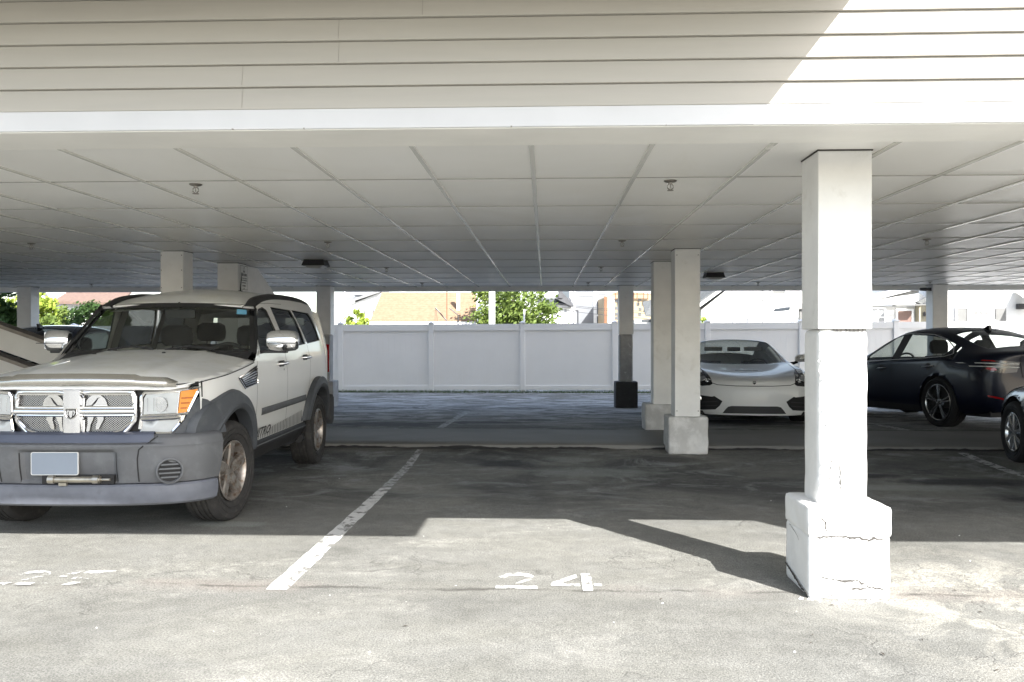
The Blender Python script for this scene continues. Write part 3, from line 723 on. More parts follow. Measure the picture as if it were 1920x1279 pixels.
x, y = at(165, 25.5); tree('shrub', 'dark rose bush with thin upright shoots over the fence', 'shrub', x, y, -.15, 2.65, .55, 1.0, mat['leaf_dark'], 4500, .055, 8, GR, 34, trunk=.04)
x, y = at(215, 24); tree('shrub', 'green bush seen through the windscreen of the white four wheel drive', 'shrub', x, y, -.15, 2.6, .7, 1.2, mat['leaf_mid'], 5000, .06, 9, GR, 30, trunk=.05)

def shingle(name, c, c2, pitch=.14):
    t = NT(name); tc = t.co; x, y, z = t.sep()
    br = t.n('ShaderNodeTexNoise'); br.inputs['Scale'].default_value = 9; br.inputs['Detail'].default_value = 6; t.l(tc, br.inputs['Vector'])
    rowf = t.math('FRACT', t.math('DIVIDE', z, pitch*.62)); k = t.mix(t.ramp(br.outputs['Fac'], .3, .7), c, c2)
    k = t.mix(t.ramp(rowf, 0, .16, .55, 0), k, tuple(a*.45 for a in c)); t.col(k); t.set(rough=.9); return t.mat
def lapmat(name, c, pitch=.16):
    t = NT(name); x, y, z = t.sep(); fz = t.math('FRACT', t.math('DIVIDE', z, pitch))
    t.col(t.mix(t.ramp(fz, 0, .12, .55, 0), c, tuple(a*.25 for a in c))); t.set(rough=.6); t.bump(fz, .4, .01); return t.mat
mat['tan_roof'] = shingle('tan_roof', (.185,.118,.07), (.24,.162,.102)); mat['grey_roof'] = shingle('grey_roof', (.085,.088,.088), (.14,.145,.14)); mat['dark_roof'] = shingle('dark_roof', (.055,.056,.06), (.09,.09,.095))
mat['brown_roof'] = shingle('brown_roof', (.12,.075,.058), (.17,.115,.088)); mat['pale_roof'] = shingle('pale_roof', (.17,.17,.165), (.24,.24,.23))
mat['white_lap'] = lapmat('white_lap', (.60,.60,.58)); mat['white_wall'] = M('white_wall', (.62,.615,.595), .7, var=.05); mat['cream_wall'] = M('cream_wall', (.33,.30,.22), .7, var=.08)
mat['grey_panel'] = M('grey_panel', (.17,.178,.19), .5, var=.06, vs=1); mat['white_trim'] = M('white_trim', (.82,.82,.81), .5); mat['window_dark'] = M('window_dark', (.10,.105,.11), .15, var=.3); mat['window_light'] = M('window_light', (.24,.25,.26), .3, var=.15)
mat['shutter'] = M('shutter', (.13,.13,.125), .6); mat['door_brown'] = M('door_brown', (.17,.10,.08), .5, var=.2, vs=8, stretch=(6,1,1)); mat['timber'] = M('timber', (.20,.085,.04), .8, var=.3); mat['sheath'] = M('sheath', (.30,.235,.15), .8, var=.15, vs=2)

class House:
    """walls, roof, windows laid out in metres on a front that faces the car park"""
    def __init__(s, name, label, cat, u, D, rz=0):
        s.x, s.y = at(u, D); s.D = D; s.z0 = gz(s.y); s.k = D/F; s.u0 = u
        s.t = thing(name, label, cat, (s.x, s.y, s.z0), rz + YAW)
    def p(s, u, v): return (s.k*(u-s.u0), hz(v, s.D)-s.z0)
    def part(s, name, mb, m, parent=None, **k): return mb.build(name, m, parent or s.t, **k)
    def wall(s, poly, depth, m, name='wall', y=0):
        b = MB(); b.prism([(a, y, c) for a, c in poly], (0, depth, 0)); return s.part(name, b, m, fixn=True)
    def rect(s, name, u0, v0, u1, v1, m, y=-.02, th=.03, parent=None, frame=None, bars=(0,0)):
        (a, c), (a2, c2) = s.p(u0, v0), s.p(u1, v1)
        b = MB(); b.box(a, a2, y, y+th, c2, c); o = s.part(name, b, m, parent)
        if frame:
            b = MB(); f = .07
            b.box(a-f, a, y-.03, y+.02, c2-f, c+f); b.box(a2, a2+f, y-.03, y+.02, c2-f, c+f); b.box(a, a2, y-.03, y+.02, c, c+f); b.box(a, a2, y-.03, y+.02, c2-f, c2)
            for i in range(bars[0]): xx = a+(a2-a)*(i+1)/(bars[0]+1); b.box(xx-.02, xx+.02, y-.02, y-.003, c2, c)
            for i in range(bars[1]): zz = c2+(c-c2)*(i+1)/(bars[1]+1); b.box(a, a2, y-.021, y-.004, zz-.02, zz+.02)
            s.part('frame', b, frame, o)
        return o
    def slope(s, name, pts, m, th=.12):
        """roof slab: 3d points (x, y, z)"""
        b = MB(); b.prism(pts, (0, 0, th)); return s.part(name, b, m, fixn=True)

# garage with the tan roof turned to the car park
h = House('garage', 'low garage with a wide tan shingle roof and white verge boards', 'garage', 797, 32)
(xl, ze), (xr, _) = h.p(694, 604), h.p(899, 604); zt = h.p(797, 550)[1]; xl2, xr2 = h.p(707, 550)[0], h.p(889, 550)[0]
ry = 1.75; xl2 = (xl2)*(h.D+ry)/h.D; xr2 = xr2*(h.D+ry)/h.D; zt = CH-h.z0+(CY-551)/F*(h.D+ry)
h.wall([(xl+.2, 0), (xr-.25, 0), (xr-.25, ze-.05), (xl+.2, ze-.05)], 3.3, mat['white_lap'], y=.2)
h.slope('roof', [(xl, 0, ze), (xr-.12, 0, ze), (xr2-.1, ry, zt), (xl2, ry, zt)], mat['tan_roof'], .06)
h.slope('rear_roof', [(xl, 2*ry, ze), (xr-.12, 2*ry, ze), (xr2-.1, ry, zt), (xl2, ry, zt)], mat['tan_roof'], .06)
b = MB(); b.prism([(xr-.12, 0, ze-.06), (xr+.08, 0, ze-.06), (xr2+.1, ry, zt-.06), (xr2-.1, ry, zt-.06)], (0,0,.16)); h.part('verge_board', b, mat['white_trim'], fixn=True)
b = MB(); b.box(xl, xr, -.05, .02, ze-.16, ze+.02); h.part('gutter', b, mat['white_trim'])
a, c = h.p(857, 590); b = MB(); b.box(a-.06, a+.06, .62, .78, c-.25, zt-.02); h.part('flue', b, mat['white_trim'])
x, y = at(838, 30); pw = thing('service_mast', 'thin rusty mast with its slanting shadow made as a bar in front of the tan garage roof', 'mast', (x, y, gz(y)))
b = MB(); z0 = gz(y); b.tube([(0,0,0),(0,0,hz(547, 30)-z0)], .018, 6); b.build('pole', mat['timber'], pw)
b = MB(); b.tube([(-.42,0,hz(577,30)-z0),(0,0,hz(602,30)-z0)], .025, 6); b.build('shadow_bar', mat['metal_dark'], pw)  # dark bar stands in for the mast's shadow line on the roof
b = MB(); b.tube([(-.42,0,hz(577,30)-z0),(-.50,0,0)], .006, 5); b.tube([(-.40,0,hz(577,30)-z0),(-.22,0,hz(606,30)-z0-1)], .006, 5); b.build('bar_wire', mat['metal_dark'], pw)
x, y = at(843, 30.5); sb = thing('roof_shadow_bar', 'short dark slanting bar for the shadow of the garage flue', 'bar', (x, y, gz(y)))  # added bar in place of the flue's shadow on the roof slope
z0 = gz(y); b = MB(); b.tube([(0,0,hz(578,30.5)-z0),(.31,0,hz(591,30.5)-z0),(.36,0,0)], .024, 6); b.build('bar', mat['metal_dark'], sb)

h = House('house', 'white house with grey roof and small cupola behind the lime bush', 'house', 665, 46)
wa = [h.p(u, v) for u, v in ((640, 575), (705, 553), (760, 545))]
h.wall([(h.p(632,0)[0], 0), (h.p(760,0)[0], 0), (h.p(760,0)[0], h.p(0,547)[1]), (h.p(712,0)[0], h.p(0,549)[1]), (h.p(640,0)[0], h.p(0,578)[1]), (h.p(632,0)[0], h.p(0,578)[1])], 6, mat['white_wall'])
(a, c), (a2, c2) = h.p(634, 578), h.p(716, 548)
h.slope('roof', [(a-.2, -.3, c), (a2, -.3, c2), (a2-.2, 6, c2+.1), (a-.9, 6, c+1.2)], mat['pale_roof'], .14)
h.rect('window', 634, 583, 640, 600, mat['window_light'], frame=mat['white_trim']); h.rect('window', 650, 581, 655, 593, mat['window_light'], frame=mat['white_trim']); h.rect('window', 683, 580, 685, 588, mat['window_dark']); h.rect('window', 698, 579, 701, 589, mat['window_dark'])
a, c = h.p(668, 556); b = MB(); b.box(a-.18, a+.18, .6, .96, c-.5, c+.1); b.add([(a-.25,.5,c+.1),(a+.25,.5,c+.1),(a+.25,1.06,c+.1),(a-.25,1.06,c+.1),(a,.78,c+.35)], [(0,1,4),(1,2,4),(2,3,4),(3,0,4)]); h.part('cupola', b, mat['grey_panel'])
x, y = at(646, 28); pp = thing('utility_pole', 'slim pale utility pole beside the cupola house', 'pole', (x, y, gz(y))); b = MB(); b.tube([(0,0,0),(0,0,4.5)], .035, 8); b.build('shaft', mat['white_trim'], pp)
x, y = at(922.5, 27); pp = thing('pole', 'thick white square pole in front of the sunlit tree', 'pole', (x, y, gz(y))); b = MB(); b.box(-.095, .095, -.095, .095, 0, 5); b.build('shaft', mat['white_trim'], pp, bevel=.01)
x, y = at(981, 24.5); pp = thing('pole', 'short white leaning post before the tree', 'post', (x, y, gz(y))); b = MB(); b.tube([(0,0,0),(.03,0,hz(580, 24.5)-gz(y))], .028, 8); b.build('shaft', mat['white_trim'], pp)

h = House('house', 'white house with slate gable and chimney beside the tree', 'house', 1042, 60)
h.wall([h.p(1015, 700), h.p(1072, 700), h.p(1072, 576), h.p(1015, 576)], 7, mat['white_wall'])
q = [h.p(1008, 576), h.p(1074, 576), h.p(1060, 558), h.p(1014, 559)]
h.slope('roof', [(q[0][0], -.4, q[0][1]), (q[1][0], -.4, q[1][1]), (q[2][0]+.6, 3, q[2][1]), (q[3][0]-.2, 3, q[3][1])], mat['dark_roof'], .12)
gq = [h.p(1041, 560), h.p(1072, 576), h.p(1072, 570), h.p(1056, 551), h.p(1050, 549)]
h.wall([gq[0], gq[1], gq[2], gq[3], gq[4]], 2, mat['dark_roof'], 'gable', y=-.5)
a, c = h.p(1050, 557); b = MB(); b.box(a-.14, a+.16, -.6, -.2, c-.1, c+.4); h.part('chimney', b, mat['dark_roof'])
for u in (1042, 1058): h.rect('window', u, 580, u+4, 587, mat['window_light'], frame=None)
h.rect('window', 1042, 603, 1046, 606, mat['window_light'])

h = House('apartment_block', 'tall grey panelled flats with white corner boards', 'building', 1102, 64)
h.wall([h.p(1068, 700), h.p(1136, 700), h.p(1136, 500), h.p(1068, 500)], 10, mat['grey_panel'])
for u0, v0, u1, v1 in ((1068,500,1073,606), (1076,500,1079,606), (1113,500,1119,606), (1078,552,1114,555), (1119,548,1136,551), (1119,590,1136,593)):
    h.rect('corner_board', u0, v0, u1, v1, mat['white_trim'], y=-.06, th=.08)
h = House('building', 'half built block with bare tan sheathing and orange timber galleries', 'building', 1180, 58)
h.wall([h.p(1138, 700), h.p(1224, 700), h.p(1224, 552), h.p(1160, 546), h.p(1138, 556)], 9, mat['sheath'])
h.rect('corner_board', 1133, 556, 1137, 606, mat['timber'], y=-.05, th=.1)
h.rect('white_wall', 1140, 558, 1152, 606, mat['white_trim'], y=-.04, th=.05)
for v in (549.5, 552): h.rect('gallery_rail', 1148, v, 1222, v+1.2, mat['timber'], y=-.5, th=.08)
for u in (1152, 1165, 1186, 1192, 1204, 1212, 1220): h.rect('gallery_post', u, 549, u+1.4, 562, mat['timber'], y=-.5, th=.08)
for u, v in ((1153.5,562), (1153.5,575), (1153.5,586), (1153.5,594), (1197,560), (1194,568), (1198,577), (1197,587), (1206,564), (1207,580)): h.rect('window', u, v, u+5, v+5, mat['window_dark'], y=-.03, th=.04)
h = House('shed', 'small dark roofed lean-to peeping past the beige pillar', 'shed', 1216, 38)
h.wall([h.p(1190, 700), h.p(1240, 700), h.p(1240, 597), h.p(1190, 600)], 3, mat['white_wall'])
q = [h.p(1209, 594), h.p(1240, 594), h.p(1240, 560), h.p(1218, 568)]
h.slope('roof', [(q[0][0], -.2, q[0][1]), (q[1][0], -.2, q[1][1]), (q[2][0], 2, q[2][1]), (q[3][0], 2, q[3][1])], mat['grey_roof'], .1)
h.rect('window', 1203, 600, 1222, 604, mat['window_dark'], y=-.03)

h = House('house', 'big white weatherboard house with grey gable roof behind the sports car', 'house', 1400, 30)
h.wall([h.p(1312, 700), h.p(1600, 700), h.p(1600, 520), h.p(1392, 520), h.p(1316, 581)], 8, mat['white_lap'])
q = [h.p(1300, 583), h.p(1386, 520), h.p(1360, 520), h.p(1288, 570)]
b = MB(); b.prism([(q[0][0], -.25, q[0][1]), (q[1][0], -.25, q[1][1]), (q[1][0]+.05, -.25, q[1][1]+.14), (q[0][0], -.25, q[0][1]+.14)], (0, .18, 0)); h.part('verge_board', b, mat['white_trim'], fixn=True)
b = MB(); dx = -.62; b.prism([(q[0][0], -.2, q[0][1]+.05), (q[1][0], -.2, q[1][1]+.05), (q[1][0], 8, q[1][1]+.05), (q[0][0], 8, q[0][1]+.05)], (-.02, 0, .12)); 
b.prism([(q[0][0]-.02, -.22, q[0][1]+.14), (q[1][0], -.22, q[1][1]+.14), (q[1][0]-.45, 2.5, q[1][1]+.6), (q[0][0]-.45, 2.5, q[0][1]+.62)], (0, .02, .05)); h.part('roof', b, mat['grey_roof'], fixn=True)
o = h.rect('gable_vent', 1448, 536, 1471, 551.5, mat['shutter'], frame=mat['white_trim'])
h.rect('window', 1378, 597, 1402, 640, mat['window_light'], frame=mat['white_trim'], bars=(0, 1))
h.rect('window', 1480, 595, 1500, 640, mat['window_light'], frame=mat['white_trim'], bars=(0, 1))
b = MB(); a, c = h.p(1430, 545)
for k in range(14): b.box(a-.012, a+.012, -.03, -.005, c-.16*k-.05, c-.16*k)
h.part('siding_seam', b, mat['shutter'])
h = House('porch', 'pale porch roof on a slim post beside the white weatherboard house', 'porch', 1500, 27)
q = [h.p(1471, 583), h.p(1530, 576), h.p(1530, 566), h.p(1474, 577)]
b = MB(); b.prism([(q[0][0], -.4, q[0][1]), (q[1][0], -.4, q[1][1]), (q[2][0], -.4, q[2][1]), (q[3][0], -.4, q[3][1])], (0, 1.6, 0)); h.part('roof', b, mat['pale_roof'], fixn=True)
b = MB(); a, c = h.p(1496, 583); b.box(a-.05, a+.05, -.3, -.2, 0, c+.05); h.part('post', b, mat['shutter'])

h = House('house', 'white house with layered pale roofs and a brown garage door', 'house', 1690, 31)
h.wall([h.p(1600, 700), h.p(1760, 700), h.p(1760, 574), h.p(1600, 574)], 6, mat['white_wall'])
for pts, m in (([(1600,574),(1745,570),(1720,551),(1600,566)], 'white_wall'), ([(1600,572),(1636,566),(1720,541),(1720,549),(1650,566),(1600,578)], 'pale_roof'), ([(1600,560),(1700,538),(1720,538),(1720,541),(1600,571)], 'white_trim')):
    b = MB(); yy = -.12*(1+len(pts) % 3); b.prism([(h.p(u, v)[0], yy, h.p(u, v)[1]) for u, v in pts], (0, .5, 0)); h.part('roof' if m != 'white_trim' else 'eave_board', b, mat[m], fixn=True)
b = MB(); q = [h.p(1704,568), h.p(1750,546), h.p(1752,551), h.p(1712,571)]; b.prism([(a, -.6, c) for a, c in q], (0,.2,0)); h.part('roof_edge', b, mat['grey_roof'], fixn=True)
b = MB(); q = [h.p(1665,575.5), h.p(1720,573.5), h.p(1720,571.5), h.p(1665,573)]; b.prism([(a, -.65, c) for a, c in q], (0,.3,0)); h.part('gutter', b, mat['shutter'], fixn=True)
h.rect('window', 1634, 580, 1657, 640, mat['window_light'], frame=mat['white_trim'], bars=(1, 3))
h.rect('garage_door', 1682, 583, 1708, 640, mat['door_brown'], y=-.05, frame=mat['white_trim'])
h.rect('corner_wall', 1716, 573, 1730, 640, mat['cream_wall'], y=-.3, th=.3)
a, c = h.p(1724, 591); b = MB(); b.lathe([(0,-.06),(.03,-.05),(.05,0),(.035,.10),(.0,.13)], 10, 'z', (a, -.38, c)); h.part('wall_lamp', b, mat['metal_dark'], smooth=True)

h = House('house', 'white house with grey shutters striped awning and a white front door', 'house', 1850, 30)
h.wall([h.p(1768, 700), h.p(2010, 700), h.p(2010, 480), h.p(1768, 480)], 6, mat['white_wall'])
h.rect('shutter', 1793, 578, 1812, 640, mat['shutter'], y=-.05, frame=mat['white_trim']); h.rect('shutter', 1866, 578, 1885, 640, mat['shutter'], y=-.05)
d = h.rect('front_door', 1820, 581, 1858, 640, mat['white_trim'], y=-.06, frame=mat['white_trim'])
for u in (1824, 1834, 1844): h.rect('pane', u, 585, u+8, 589, mat['window_dark'], y=-.066, th=.01, parent=d)
b = MB()
for k in range(9):
    (a, c), (a2, c2) = h.p(1900+k*6, 546), h.p(1903+k*6, 568)
    b.add([(a, -.05, c), (a2, -.05, c), (a2, -.95, c2), (a, -.95, c2), (a2, -.95, c2-.12), (a, -.95, c2-.12)], [(0,1,2,3),(3,2,4,5)], 0)
    b.add([(a2, -.05, c), (a2+h.k*3, -.05, c), (a2+h.k*3, -.95, c2), (a2, -.95, c2), (a2+h.k*3, -.95, c2-.12), (a2, -.95, c2-.12)], [(0,1,2,3),(3,2,4,5)], 1)
h.part('awning', b, [mat['white_trim'], M('awning_grey', (.06,.055,.055), .7)])
(a, c) = h.p(1909, 575); b = MB(); b.box(a-.10, a+.12, -.2, -.02, c-.10, c+.10); h.part('wall_lamp', b, mat['metal_dark'], bevel=.02)

h = House('house', 'white cottage with a brown tiled roof above the shrubs', 'house', 140, 38)
h.wall([h.p(60, 700), h.p(240, 700), h.p(240, 571), h.p(108, 571), h.p(92, 545), h.p(60, 545)], 6, mat['white_wall'])
q = [h.p(108, 570), h.p(236, 574), h.p(205, 540), h.p(96, 540)]
h.slope('roof', [(q[0][0], -.4, q[0][1]), (q[1][0], -.4, q[1][1]), (q[2][0], 3, q[2][1]+.4), (q[3][0], 3, q[3][1]+.4)], mat['brown_roof'], .12)
b = MB(); q = [h.p(92, 545), h.p(110, 573), h.p(108, 576), h.p(88, 548)]; b.prism([(a, -.5, c) for a, c in q], (0,.15,0)); h.part('verge_board', b, mat['shutter'], fixn=True)
x, y = at(1083.5, 40); lp = thing('street_lamp', 'thin black street lamp with a short arm before the grey flats', 'street lamp', (x, y, gz(y)))
b = MB(); z0 = gz(y); b.tube([(0,0,0),(0,0,hz(582, 40)-z0)], .03, 8); b.build('post', mat['metal_dark'], lp)
b = MB(); b.tube([(0,0,hz(582.5, 40)-z0),(-.17,0,hz(582.5, 40)-z0)], .03, 6); b.build('arm', mat['metal_dark'], lp)
for k, (va, vb, lab) in enumerate(((565,580,'upper sagging power cable before the grey flats'), (567,583,'middle sagging power cable before the grey flats'), (575,592,'lower sagging power cable before the grey flats'))):
    pts = []
    for i in range(17):
        s = i/16; x, y = at(1022+(1150-1022)*s, 48); pts.append((x, y, hz(va+(vb-va)*s+2.0*math.sin(math.pi*s), 48)))
    # cables run on past both ends to poles out of sight
    d0 = Vector(pts[0])-Vector(pts[4]); d1 = Vector(pts[-1])-Vector(pts[-5]); pts = [tuple(Vector(pts[0])+d0*2)]+pts+[tuple(Vector(pts[-1])+d1*2)]
    b = MB(); b.tube(pts, .013, 5); tag(b.build('power_cable', mat['metal_dark']), lab, 'cable', 'power cables')
# ------------------------------------------------------------------ vehicles: shared pieces
def paint(name, c, rough=.3, coat=.7, dust=None, metal=0, dmask=(.42,.75), spec=.5):
    t = NT(name); k = c; n1 = t.noise(2.2, 6, .6)
    k = t.mix(t.ramp(n1, .3, .7), tuple(a*.95 for a in c), c); rg = rough
    if dust:
        g = t.n('ShaderNodeNewGeometry'); nz = t.sep(g.outputs['Normal'])[2]
        dm = t.math('MULTIPLY', t.ramp(nz, .25, .9), t.ramp(t.noise(3, 8, .7), *dmask)); k = t.mix(t.math('MULTIPLY', dm, .75), k, dust); rg = t.math('ADD', t.math('MULTIPLY', dm, .35), rough)
    t.col(k); t.set(rough=rg, coat=coat, coatr=.05, metal=metal, spec=spec); return t.mat
mat['white_paint'] = paint('white_paint', (.80,.80,.785), .30, .6, (.62,.60,.50))
mat['pearl_paint'] = paint('pearl_paint', (.72,.725,.72), .42, .3)
mat['navy_paint'] = paint('navy_paint', (.005,.007,.018), .32, .16, metal=.1, spec=.25)
mat['black_paint'] = paint('black_paint', (.006,.007,.009), .25, .5)
mat['blue_paint'] = paint('blue_paint', (.010,.018,.055), .25, .9)
mat['grey_plastic'] = M('grey_plastic', (.097,.101,.109), .6, var=.15, vs=5, bump=.25, bs=220, c2=(.125,.132,.14), mask=(.5,.7), bd=.001)
mat['flare_plastic'] = M('flare_plastic', (.062,.068,.078), .6, var=.18, vs=6, bump=.25, bs=220, c2=(.085,.092,.10), mask=(.5,.7), bd=.001)
mat['valance_plastic'] = M('valance_plastic', (.112,.121,.146), .5, var=.2, vs=7, c2=(.078,.083,.095), mask=(.55,.8))
mat['band_plastic'] = M('band_plastic', (.065,.075,.11), .5, var=.15)
mat['black_plastic'] = M('black_plastic', (.022,.022,.024), .55, var=.2)
mat['black_gloss'] = M('black_gloss', (.010,.010,.011), .15, coat=.5)
mat['rubber'] = M('rubber', (.028,.027,.027), .85, var=.3, vs=14, bump=.35, bs=130, c2=(.06,.056,.052), mask=(.5,.75), bd=.002)
mat['rubber_clean'] = M('rubber_clean', (.013,.013,.014), .8, var=.2)
mat['alloy_dirty'] = M('alloy_dirty', (.42,.39,.36), .42, metal=.75, var=.3, vs=14, c2=(.20,.13,.09), mask=(.48,.66))
mat['alloy'] = M('alloy', (.60,.61,.62), .22, metal=1, var=.1)
mat['alloy_dark'] = M('alloy_dark', (.05,.05,.055), .3, metal=.6)
mat['chrome'] = M('chrome', (.82,.82,.83), .09, metal=1, var=.05)
mat['chrome_worn'] = M('chrome_worn', (.72,.71,.69), .16, metal=1, var=.15, vs=8)
mat['silver_plastic'] = M('silver_plastic', (.50,.48,.44), .22, metal=.9, var=.1)
mat['iron'] = M('iron', (.14,.10,.075), .7, metal=.4, var=.4, vs=20)
mat['seat'] = M('seat', (.030,.030,.031), .9, var=.2, vs=20); mat['trim_grey'] = M('trim_grey', (.16,.16,.155), .8); mat['liner'] = M('liner', (.38,.37,.34), .9)
mat['amber'] = M('amber', (.80,.27,.02), .2, coat=.6, var=.05); mat['red_lens'] = M('red_lens', (.35,.008,.010), .15, coat=.8, var=.1)
mat['lamp_inner'] = M('lamp_inner', (.62,.63,.64), .18, metal=.8, var=.2, vs=12); mat['lamp_lens'] = M('lamp_lens', (.46,.48,.485), .12, var=.12, vs=9, coat=.8)
mat['plate_blank'] = M('plate_blank', (.20,.235,.285), .5, var=.06); mat['plate_edge'] = M('plate_edge', (.62,.63,.62), .5); mat['sticker'] = M('sticker', (.16,.42,.60), .5)
mat['decal'] = M('decal', (.02,.02,.022), .5); mat['decal_grey'] = M('decal_grey', (.05,.05,.055), .5)
mat['glass_clear'] = glass('glass_clear', (.80,.84,.81), .085); mat['glass_tint'] = glass('glass_tint', (.10,.105,.105), .06); mat['glass_mid'] = glass('glass_mid', (.55,.58,.57), .05)
def meshmat():
    t = NT('grille_mesh'); x, y, z = t.sep(); a = t.math('ADD', x, t.math('MULTIPLY', z, 1.2)); b = t.math('SUBTRACT', x, t.math('MULTIPLY', z, 1.2)); P_ = .017
    f = lambda v: t.ramp(t.math('ABSOLUTE', t.math('SUBTRACT', t.math('FRACT', t.math('DIVIDE', v, P_)), .5)), .395, .425)
    w = t.math('MAXIMUM', f(a), f(b)); t.col(t.mix(w, (.012,.012,.013), (.62,.62,.62))); t.set(rough=.3, metal=t.math('MULTIPLY', w, .9)); return t.mat
mat['grille_mesh'] = meshmat()

def wheel(parent, x, y, r, width, rim_r, side, style, m_rim, m_tyre, z=None, steer=0, dish=.05):
    """hub with a tyre and a rim; side +1: outer face towards +x"""
    zc = z if z is not None else r
    hb = MB(); s = side
    hb.lathe([(0,-s*width*.30),(rim_r*.70,-s*width*.30),(rim_r*.70,-s*width*.38),(0,-s*width*.38)], 28, 'x')
    hb.lathe([(rim_r*.97,-s*width*.44),(rim_r*.97,-s*width*.15)], 28, 'x')
    w = hb.build('wheel', mat['iron'] if style == 'five' else mat['black_plastic'], parent, smooth=True, loc=(x - s*width/2, y, zc)); w.rotation_euler = (0, 0, steer)
    h = width/2; tb = MB(); bl_ = h*.9
    half = [(rim_r*.985, bl_*.78), (rim_r*1.03, bl_*.93), (rim_r*1.10, bl_*.99), (rim_r+(r-rim_r)*.55, h*1.03), (r-.022, h*.97), (r-.008, h*.86), (r-.001, h*.70)]
    gro = []
    for gx in (.46, .16): gro += [(r, h*(gx+.07)), (r-.008, h*(gx+.055)), (r-.008, h*(gx-.03)), (r, h*(gx-.045))]
    prof = half+gro; prof = prof+[(a, -b) for a, b in prof[::-1]]
    tb.lathe(prof, 56, 'x'); 
    # shoulder tread blocks
    nb = 52
    for k in range(nb):
        for sg in (-1, 1):
            a0 = 2*math.pi*k/nb; a1 = a0+2*math.pi/nb*.62; pts = []
            for aa, rr, hh in ((a0, r+.0025, .60), (a1, r+.0025, .60), (a1, r-.012, .93), (a0, r-.012, .93)):
                pts.append((sg*h*hh, rr*math.cos(aa), rr*math.sin(aa)))
            tb.add(pts, [(0,1,2,3) if sg > 0 else (3,2,1,0)])
    # raised rings on the side wall
    for q in (.35, .62):
        rr = rim_r+(r-rim_r)*q; tb.lathe([(rr-.004, s*h*.985), (rr, s*(h*1.045+.001)), (rr+.004, s*h*.985)], 56, 'x')
    tb.build('tyre', m_tyre, w, smooth=True, angle=28)
    rb = MB(); f = s*(h-.012)
    rb.lathe([(rim_r*.98, s*h*.80), (rim_r*1.0, f), (rim_r*.965, f+s*.004), (rim_r*.93, f-s*.004), (rim_r*.90, f-s*.03), (rim_r*.88, -s*h*.6)], 48, 'x')
    face = f-s*dish
    def spoke(a, w0, w1, r0, r1, d0, d1, th=.02):
        ca, sa = math.cos(a), math.sin(a); q = []
        for rr, ww, dd in ((r0, w0, d0), ((r0+r1)/2, (w0+w1)/2*.9, d0*.45+d1*.55+s*.004), (r1, w1, d1)):
            for sg, hh in ((-1, 0), (-.7, s*.010), (.7, s*.010), (1, 0)):
                q.append((dd+hh, rr*ca-sg*ww*sa, rr*sa+sg*ww*ca))
        fs = []
        for i in range(2):
            for j in range(3): fs.append((i*4+j, i*4+j+1, (i+1)*4+j+1, (i+1)*4+j))
        n = len(q); q2 = q+[(p[0]-s*th, p[1], p[2]) for p in q]
        for i in range(2): fs += [(i*4, (i+1)*4, n+(i+1)*4, n+i*4), (i*4+3, n+i*4+3, n+(i+1)*4+3, (i+1)*4+3)]
        rb.add(q2, fs)
    if style == 'five':
        for k in range(5): spoke(2*math.pi*k/5+.31, .040, .046, .035, rim_r*.93, face+s*.012, f-s*.012, .035)
        rb.lathe([(0, face+s*.020), (.034, face+s*.020), (.040, face+s*.012), (.075, face+s*.004), (.085, face-s*.02)], 24, 'x')
        for k in range(5):
            a = 2*math.pi*(k+.5)/5+.31; rb.lathe([(0, face+s*.016), (.009, face+s*.016), (.011, face-s*.005)], 8, 'x', (0, .057*math.cos(a), .057*math.sin(a)))
    elif style == 'ten':
        for k in range(5):
            for dd in (-.125, .125): spoke(2*math.pi*k/5+.25+dd, .013, .015, .04, rim_r*.95, face+s*.006, f-s*.006, .022)
        rb.lathe([(0, face+s*.012), (.03, face+s*.012), (.055, face+s*.004), (.065, face-s*.02)], 20, 'x')
    else:
        for k in range(9): spoke(2*math.pi*k/9+.2, .012, .026, .03, rim_r*.95, face+s*.014, f-s*.008, .02)
        rb.lathe([(0, face+s*.026), (.03, face+s*.024), (.05, face+s*.008), (.055, face-s*.02)], 20, 'x')
    rb.build('rim', m_rim, w, smooth=True, angle=30)
    return w
def seat(parent, x, y, z, w=.48, lean=.16, h=.62, m='seat', rest=True, hr=.16):
    b = MB(); rows = []
    def loop(cx, yy, zz, ww, t): return [(cx-ww/2, yy, zz), (cx-ww*.44, yy-t*.5, zz), (cx, yy-t*.36, zz), (cx+ww*.44, yy-t*.5, zz), (cx+ww/2, yy, zz), (cx+ww*.4, yy+t*.5, zz), (cx, yy+t*.55, zz), (cx-ww*.4, yy+t*.5, zz)]
    for k in range(7):
        s = k/6; rows.append(loop(x, y+lean*s, z+h*s, w*(1-.22*s*s), .20-.08*s))
    b.grid(rows, closed=True); b.add(rows[-1], [tuple(range(8))]); 
    b.box(x-w/2, x+w/2, y-.50, y+.02, z-.14, z+.05); o = b.build('seat', mat[m], parent, smooth=True, angle=50)
    if rest:
        b = MB(); yy = y+lean+.03; zz = z+h+.03
        rows = [[(x+a*hr*q, yy+c*.05*q-.01, zz+dz) for a, c in ((-.75,-1),(0,-1.1),(.75,-1),(1,0),(.75,1),(0,1.1),(-.75,1),(-1,0))] for dz, q in ((0,.75),(.03,.95),(.10,1),(.17,.93),(.20,.6))]
        b.grid(rows, closed=True); b.add(rows[-1], [tuple(range(8))]); b.add(rows[0], [tuple(range(8))[::-1]])
        for sx in (-.05, .05): b.tube([(x+sx, yy, zz-.06), (x+sx, yy, zz+.03)], .006, 6)
        b.build('head_rest', mat[m], o, smooth=True, angle=60)
    return o
